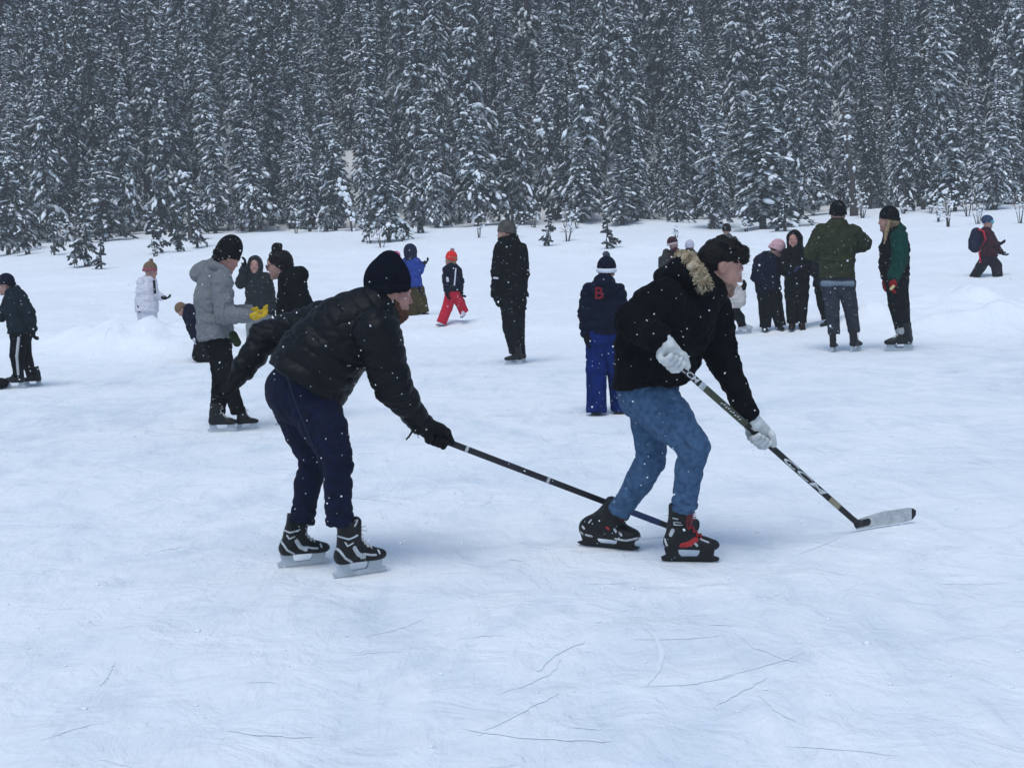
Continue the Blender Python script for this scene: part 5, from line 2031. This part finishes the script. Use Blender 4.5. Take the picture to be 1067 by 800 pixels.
for _ in range(70):
    v = unit(rl.normal(0, 1, 3))
    if v[2] < .25 or (v[0] > .6 and v[2] < .5):
        continue
    b = H.p(-.020 + .098 * v[0], .048 + .092 * v[2], .080 * v[1])
    tdir = unit(H.f * rl.uniform(.2, 1) + H.l * rl.normal(0, .5) + H.u * rl.normal(.05, .35))
    nn_ = unit(b - H.p(-.02, .04))
    m_ = b + tdir * .022 + nn_ * .010
    F.cone(b, m_, .012, .010, .006)
    F.cone(m_, m_ + unit(tdir - nn_ * .25) * .022, .010, .005, .005)
hr = solid('hair', F, .0036, HAIR_D, rootR, lambda V, N: folds(V, .003, 75, 8) + folds(V, .002, 190, 9))


strands(hr, hr, 1600, .010, unit(H.f * .5 + H.u * .15), mat('hair_light', (.016, .011, .008), .5, (.005, .004, .003), 60, 0, 1, .25), 5, .0013)
F = Form()
head_form(H, F, True)
F.grow(.0014)
F.keep(H.p(.040, -.088, 0), np.array([.075, .085, .046]) * H.s, H.ax, .006)
solid('stubble', F, .0042, STUBBLE, rootR)
for sgn in (-1, 1):
    F = Form().cone(H.p(.090, .034, .014 * sgn), H.p(.082, .037, .050 * sgn), .0042, .0028, .004)
    solid('eyebrow', F, .0025, HAIR_D, rootR)


# fur edged hood lying on the back
def fur(parent, path, rad, n, m, seed, length=.05):
    r = np.random.RandomState(seed)
    vs, fs = [], []
    segs = list(zip(path[:-1], path[1:]))
    for _ in range(n):
        a, b = segs[r.randint(len(segs))]
        t = r.uniform()
        c = a * (1 - t) + b * t
        ax = unit(b - a)
        o = unit(np.cross(ax, r.normal(0, 1, 3)))
        p = c + o * rad * r.uniform(.5, 1)
        d = unit(o + r.normal(0, .35, 3) + np.array([0, 0, -.25]))
        ln = length * r.uniform(.5, 1.1)
        w = unit(np.cross(d, r.normal(0, 1, 3))) * .0024
        m1 = p + d * ln * .55
        tip = p + d * ln + np.array([0, 0, -.12 * ln])
        k = len(vs)
        vs += [p - w, p + w, m1 + w * .8, m1 - w * .8, tip]
        fs += [(k, k + 1, k + 2, k + 3), (k + 3, k + 2, k + 4, k + 4)]
    fs4 = [f for f in fs if f[2] != f[3]]
    o_ = tag(link('fur_trim', fast_mesh('fur_trim', np.array(vs), np.array(fs4), m), parent), kind='stuff')
    return o_


F = Form()
F.cone(J((716, 283, -.18)), J((734, 299, -.20)), .06, .045, .03)
F.cone(J((712, 283, -.12)), J((708, 284, .12)), .075, .075, .03)
F.cone(J((708, 284, .12)), J((735, 296, .18)), .07, .045, .03)
F.ell(J((703, 292, 0)), np.array([.10, .16, .08]), np.stack([RX, FW, UP]), .03)
hood = solid('hood', F, .006, PARKA, jk, lambda V, N: folds(V, .007, 40, 9))
path = [J(p) for p in ((735, 301, -.21), (731, 291, -.23), (724, 279, -.22), (716, 271, -.17), (711, 269, -.06), (712, 270, .06), (722, 272, .16), (738, 285, .20), (746, 300, .17))]
F = Form()
for a, b in zip(path[:-1], path[1:]):
    F.cone(a, b, .027, .027, .02)
core = solid('fur_band', F, .005, TAN_F, hood, lambda V, N: folds(V, .007, 110, 3))
fur(hood, path, .031, 8000, TAN_F, 4, .036)

# stick of the right skater
topR = at(698.5, 372.5, 7.03)
heelR = on_ice(893, 551.5, .012)
toeR = on_ice(950, 541.5, .012)
oR, axR, sdR, fcR = hockey_stick('black hockey stick with large white letters and pale blade held by the dark-haired skater', topR, heelR, toeR,
                                 M_shaftR, M_bladeR, M_shaftR, M_black_plastic)
LR = np.linalg.norm(heelR - topR)


def along(px, py):
    """distance down the right-hand stick that shows at this pixel"""
    ray = unit(at(px, py, 1) - C0)
    w0 = topR - C0
    b = axR @ ray
    return float((b * (ray @ w0) - axR @ w0) / (1 - b * b))


M_letter = mat('white_print', (.66, .67, .67), .5, (.58, .59, .60), 30)
M_gold = mat('olive_print', (.045, .052, .020), .4, (.020, .026, .010), 30, 0, 1, .4)
rx_ = axR if axR @ RX > 0 else -axR
up_ = np.cross(fcR, rx_)
t0, t1 = along(815, 478), along(858, 516)
for txt, ta, tb, sz in (('CCM', t0, t1, .043), ('CCM', along(709, 383), along(726, 398), .028)):
    lt = lettering(txt, sz, np.zeros(3), np.array([1., 0, 0]), np.array([0, 1., 0]), M_letter, None, 'lettering', .25, .0004)
    xs = [v.co.x for v in lt.data.vertices]
    ys = [v.co.y for v in lt.data.vertices]
    kx = abs(tb - ta) / (max(xs) - min(xs))
    ky = .025 / (max(ys) - min(ys))
    cx, cy = (max(xs) + min(xs)) / 2, (max(ys) + min(ys)) / 2
    org = topR + axR * (ta + tb) / 2 + fcR * .0102
    for v in lt.data.vertices:
        x, y, z = (v.co.x - cx) * kx, (v.co.y - cy) * ky, v.co.z
        v.co = org + rx_ * x + up_ * y + fcR * z
    lt.parent = oR
    lt.matrix_parent_inverse = Matrix.Translation(-parent_base(oR))
ta, tb = along(733, 404), along(776, 442)
band(oR, topR, axR, sdR, fcR, ta, tb, M_gold, 'olive_section', .0159, .0099)
band(oR, topR, axR, sdR, fcR, along(728, 400), along(733, 404), M_silver, 'silver_band', .0161, .0101)
for i in range(9):
    t = ta + (tb - ta) * (.40 + .055 * i)
    g = Geo()
    g.box(topR + axR * t + fcR * .0105 + up_ * (.004 * ((i % 2) - .5)), np.stack([unit(axR + up_ * .5), np.cross(fcR, unit(axR + up_ * .5)), fcR]), (.006, .0022, .0006))
    g.build('small_print', M_letter, oR)
band(oR, topR, axR, sdR, fcR, along(862, 521), along(872, 530), mat('gold_shaft', (.30, .26, .17), .45, (.22, .19, .12), 20), 'pale_band', .0150, .0096)

# gloves on the stick
tn = along(700, 374)
cN = topR + axR * tn
wr = J((687, 350, -.40))
F = Form()
grip_form(F, cN, axR, wr, 1.24, 1.3, -1, .017)
F.cone(wr - unit(cN - wr) * .01, wr + (cN - wr) * .45, .047, .044, .02)
gl = solid('glove', F, .0033, GLOVE_W, rootR, lambda V, N: folds(V, .0014, 110, 2))
g = Geo()
P = [wr + (unit(cN - wr) * .008) + .049 * (math.cos(t) * unit(np.cross(cN - wr, FW)) + math.sin(t) * unit(np.cross(cN - wr, np.cross(cN - wr, FW)))) for t in np.linspace(0, 6.2832, 17)]
g.tube(P, .009, 6)
g.build('cuff_strap', GLOVE_B, gl, True)
tf = along(791, 456)
cF = topR + axR * tf
wr2 = J((778, 431, -.02))
F = Form()
grip_form(F, cF, axR, wr2, 1.22, 1.3, -1, .017)
F.cone(wr2 + unit(wr2 - cF) * .02, wr2 + (cF - wr2) * .4, .046, .044, .02)
gl = solid('glove', F, .0033, GLOVE_W, rootR, lambda V, N: folds(V, .0014, 110, 3))

# skates
accR = [([(.125, .098), (.150, .108), (.175, .125)], .014, M_red), ([(.105, .095), (.115, .100)], .012, M_red), ([(.182, .096), (.172, .108)], .007, M_silver), ([(.050, .150), (.062, .175)], .010, M_silver),
        ([(.070, .205), (.110, .203)], .0032, M_silver), ([(.068, .218), (.072, .206)], .0032, M_silver), ([(.075, .220), (.105, .216)], .0026, M_silver), ([(.065, .240), (.090, .236)], .004, M_silver), ([(.200, .128), (.240, .113)], .004, M_silver), ([(.018, .125), (.030, .095)], .006, M_silver)]
sh = unit(J((720, 464, -.22)) - J((713, 523, -.11)))
skate(rootR, on_ice(690, 584.5), on_ice(748.5, 585.5), sh, True, M_boot_black, M_black_plastic, accR, M_red, .004, .085, .010, None, .004, mat('dark_red_tongue', (.14, .014, .016), .6, (.07, .01, .01), 30))
accR2 = [([(.045, .120), (.055, .112)], .005, M_silver), ([(.075, .138), (.085, .150)], .004, M_silver), ([(.06, .085), (.085, .080)], .005, M_silver), ([(.195, .120), (.205, .110)], .005, M_silver),
         ([(.20, .080), (.25, .076), (.288, .085)], .005, M_silver), ([(.225, .105), (.232, .098)], .005, M_silver), ([(.035, .095), (.045, .088)], .004, M_silver), ([(.160, .125), (.170, .118)], .005, M_red)]
sh = unit(J((678, 479, .10)) - J((648, 529, .22)))
skate(rootR, on_ice(604, 567.5), on_ice(665, 574), sh, True, M_boot_black, M_black_plastic, accR2, M_red, .004, .012, .100, None, .028, mat('red_tongue', (.10, .016, .016), .6, (.05, .01, .01), 30))
# side seam and turned hem of the near trouser leg
def on_leg(x, y, w, r):
    return J((x, y, w - .985 * r / s))


g = Geo()
g.tube([on_leg(671, 405, -.03, 28), on_leg(697, 440, -.13, 23), on_leg(719, 466, -.22, 16), on_leg(716, 492, -.18, 14.5), on_leg(712, 522, -.12, 12)], .0028, 6)
g.build('seam', mat('denim_seam', (.05, .085, .14), .9, (.03, .055, .10), 60), tr, True)

# ------------------------------------------------------------------ air: thin haze of falling snow, and the flakes themselves
def haze():
    g = Geo()
    x0, x1, y0, y1, z0, z1 = -310, 310, -70, 340, -1.2, 130
    c = np.array([(x0 + x1) / 2, (y0 + y1) / 2, (z0 + z1) / 2])
    g.box(c, np.eye(3), ((x1 - x0) / 2, (y1 - y0) / 2, (z1 - z0) / 2))
    m = bpy.data.materials.new('haze')
    m.use_nodes = True
    N = m.node_tree.nodes
    N.remove(N['Principled BSDF'])
    v = N.new('ShaderNodeVolumePrincipled')
    v.inputs['Color'].default_value = (.93, .95, .97, 1)
    v.inputs['Density'].default_value = HAZE
    v.inputs['Anisotropy'].default_value = 0.0
    m.node_tree.links.new(v.outputs[0], N['Material Output'].inputs['Volume'])
    o = g.build('haze', m)
    tag(o, 'pale snowy haze in the air', 'haze', None, 'stuff')


HAZE = 0.0013
haze()


def falling_snow():
    r = np.random.RandomState(21)
    n = 34000
    y = r.uniform(3.0, 22, n)
    x = r.uniform(-1, 1, n) * (y * .42 + 1.2)
    z = r.uniform(.02, 4.6, n)
    near = r.uniform(0, 1, n) < np.clip(1.15 - y / 26, .2, 1)
    c = np.stack([x, y, z], 1)[near]
    n = len(c)
    s = r.uniform(.0011, .0030, n) * np.where(r.uniform(0, 1, n) < .07, 1.7, 1)
    a = norm_rows(r.normal(0, 1, (n, 3)))
    b = norm_rows(np.cross(a, r.normal(0, 1, (n, 3))))
    d = np.cross(a, b)
    v = np.array([(1, 0, 0), (-1, 0, 0), (0, 1, 0), (0, -1, 0), (0, 0, 1), (0, 0, -1)], float)
    f = np.array([(0, 2, 4), (2, 1, 4), (1, 3, 4), (3, 0, 4), (2, 0, 5), (1, 2, 5), (3, 1, 5), (0, 3, 5)])
    L = v[None] * r.uniform(.55, 1.3, (n, 6, 1)) * s[:, None, None]
    V = c[:, None] + L[..., :1] * a[:, None] + L[..., 1:2] * b[:, None] + L[..., 2:] * d[:, None]
    F = f[None] + (np.arange(n) * 6)[:, None, None]
    o = link('falling_snow', fast_mesh('falling_snow', V.reshape(-1, 3), F.reshape(-1, 3), M_flake))
    tag(o, 'small white snowflakes drifting through the air', 'snowflakes', None, 'stuff')


falling_snow()
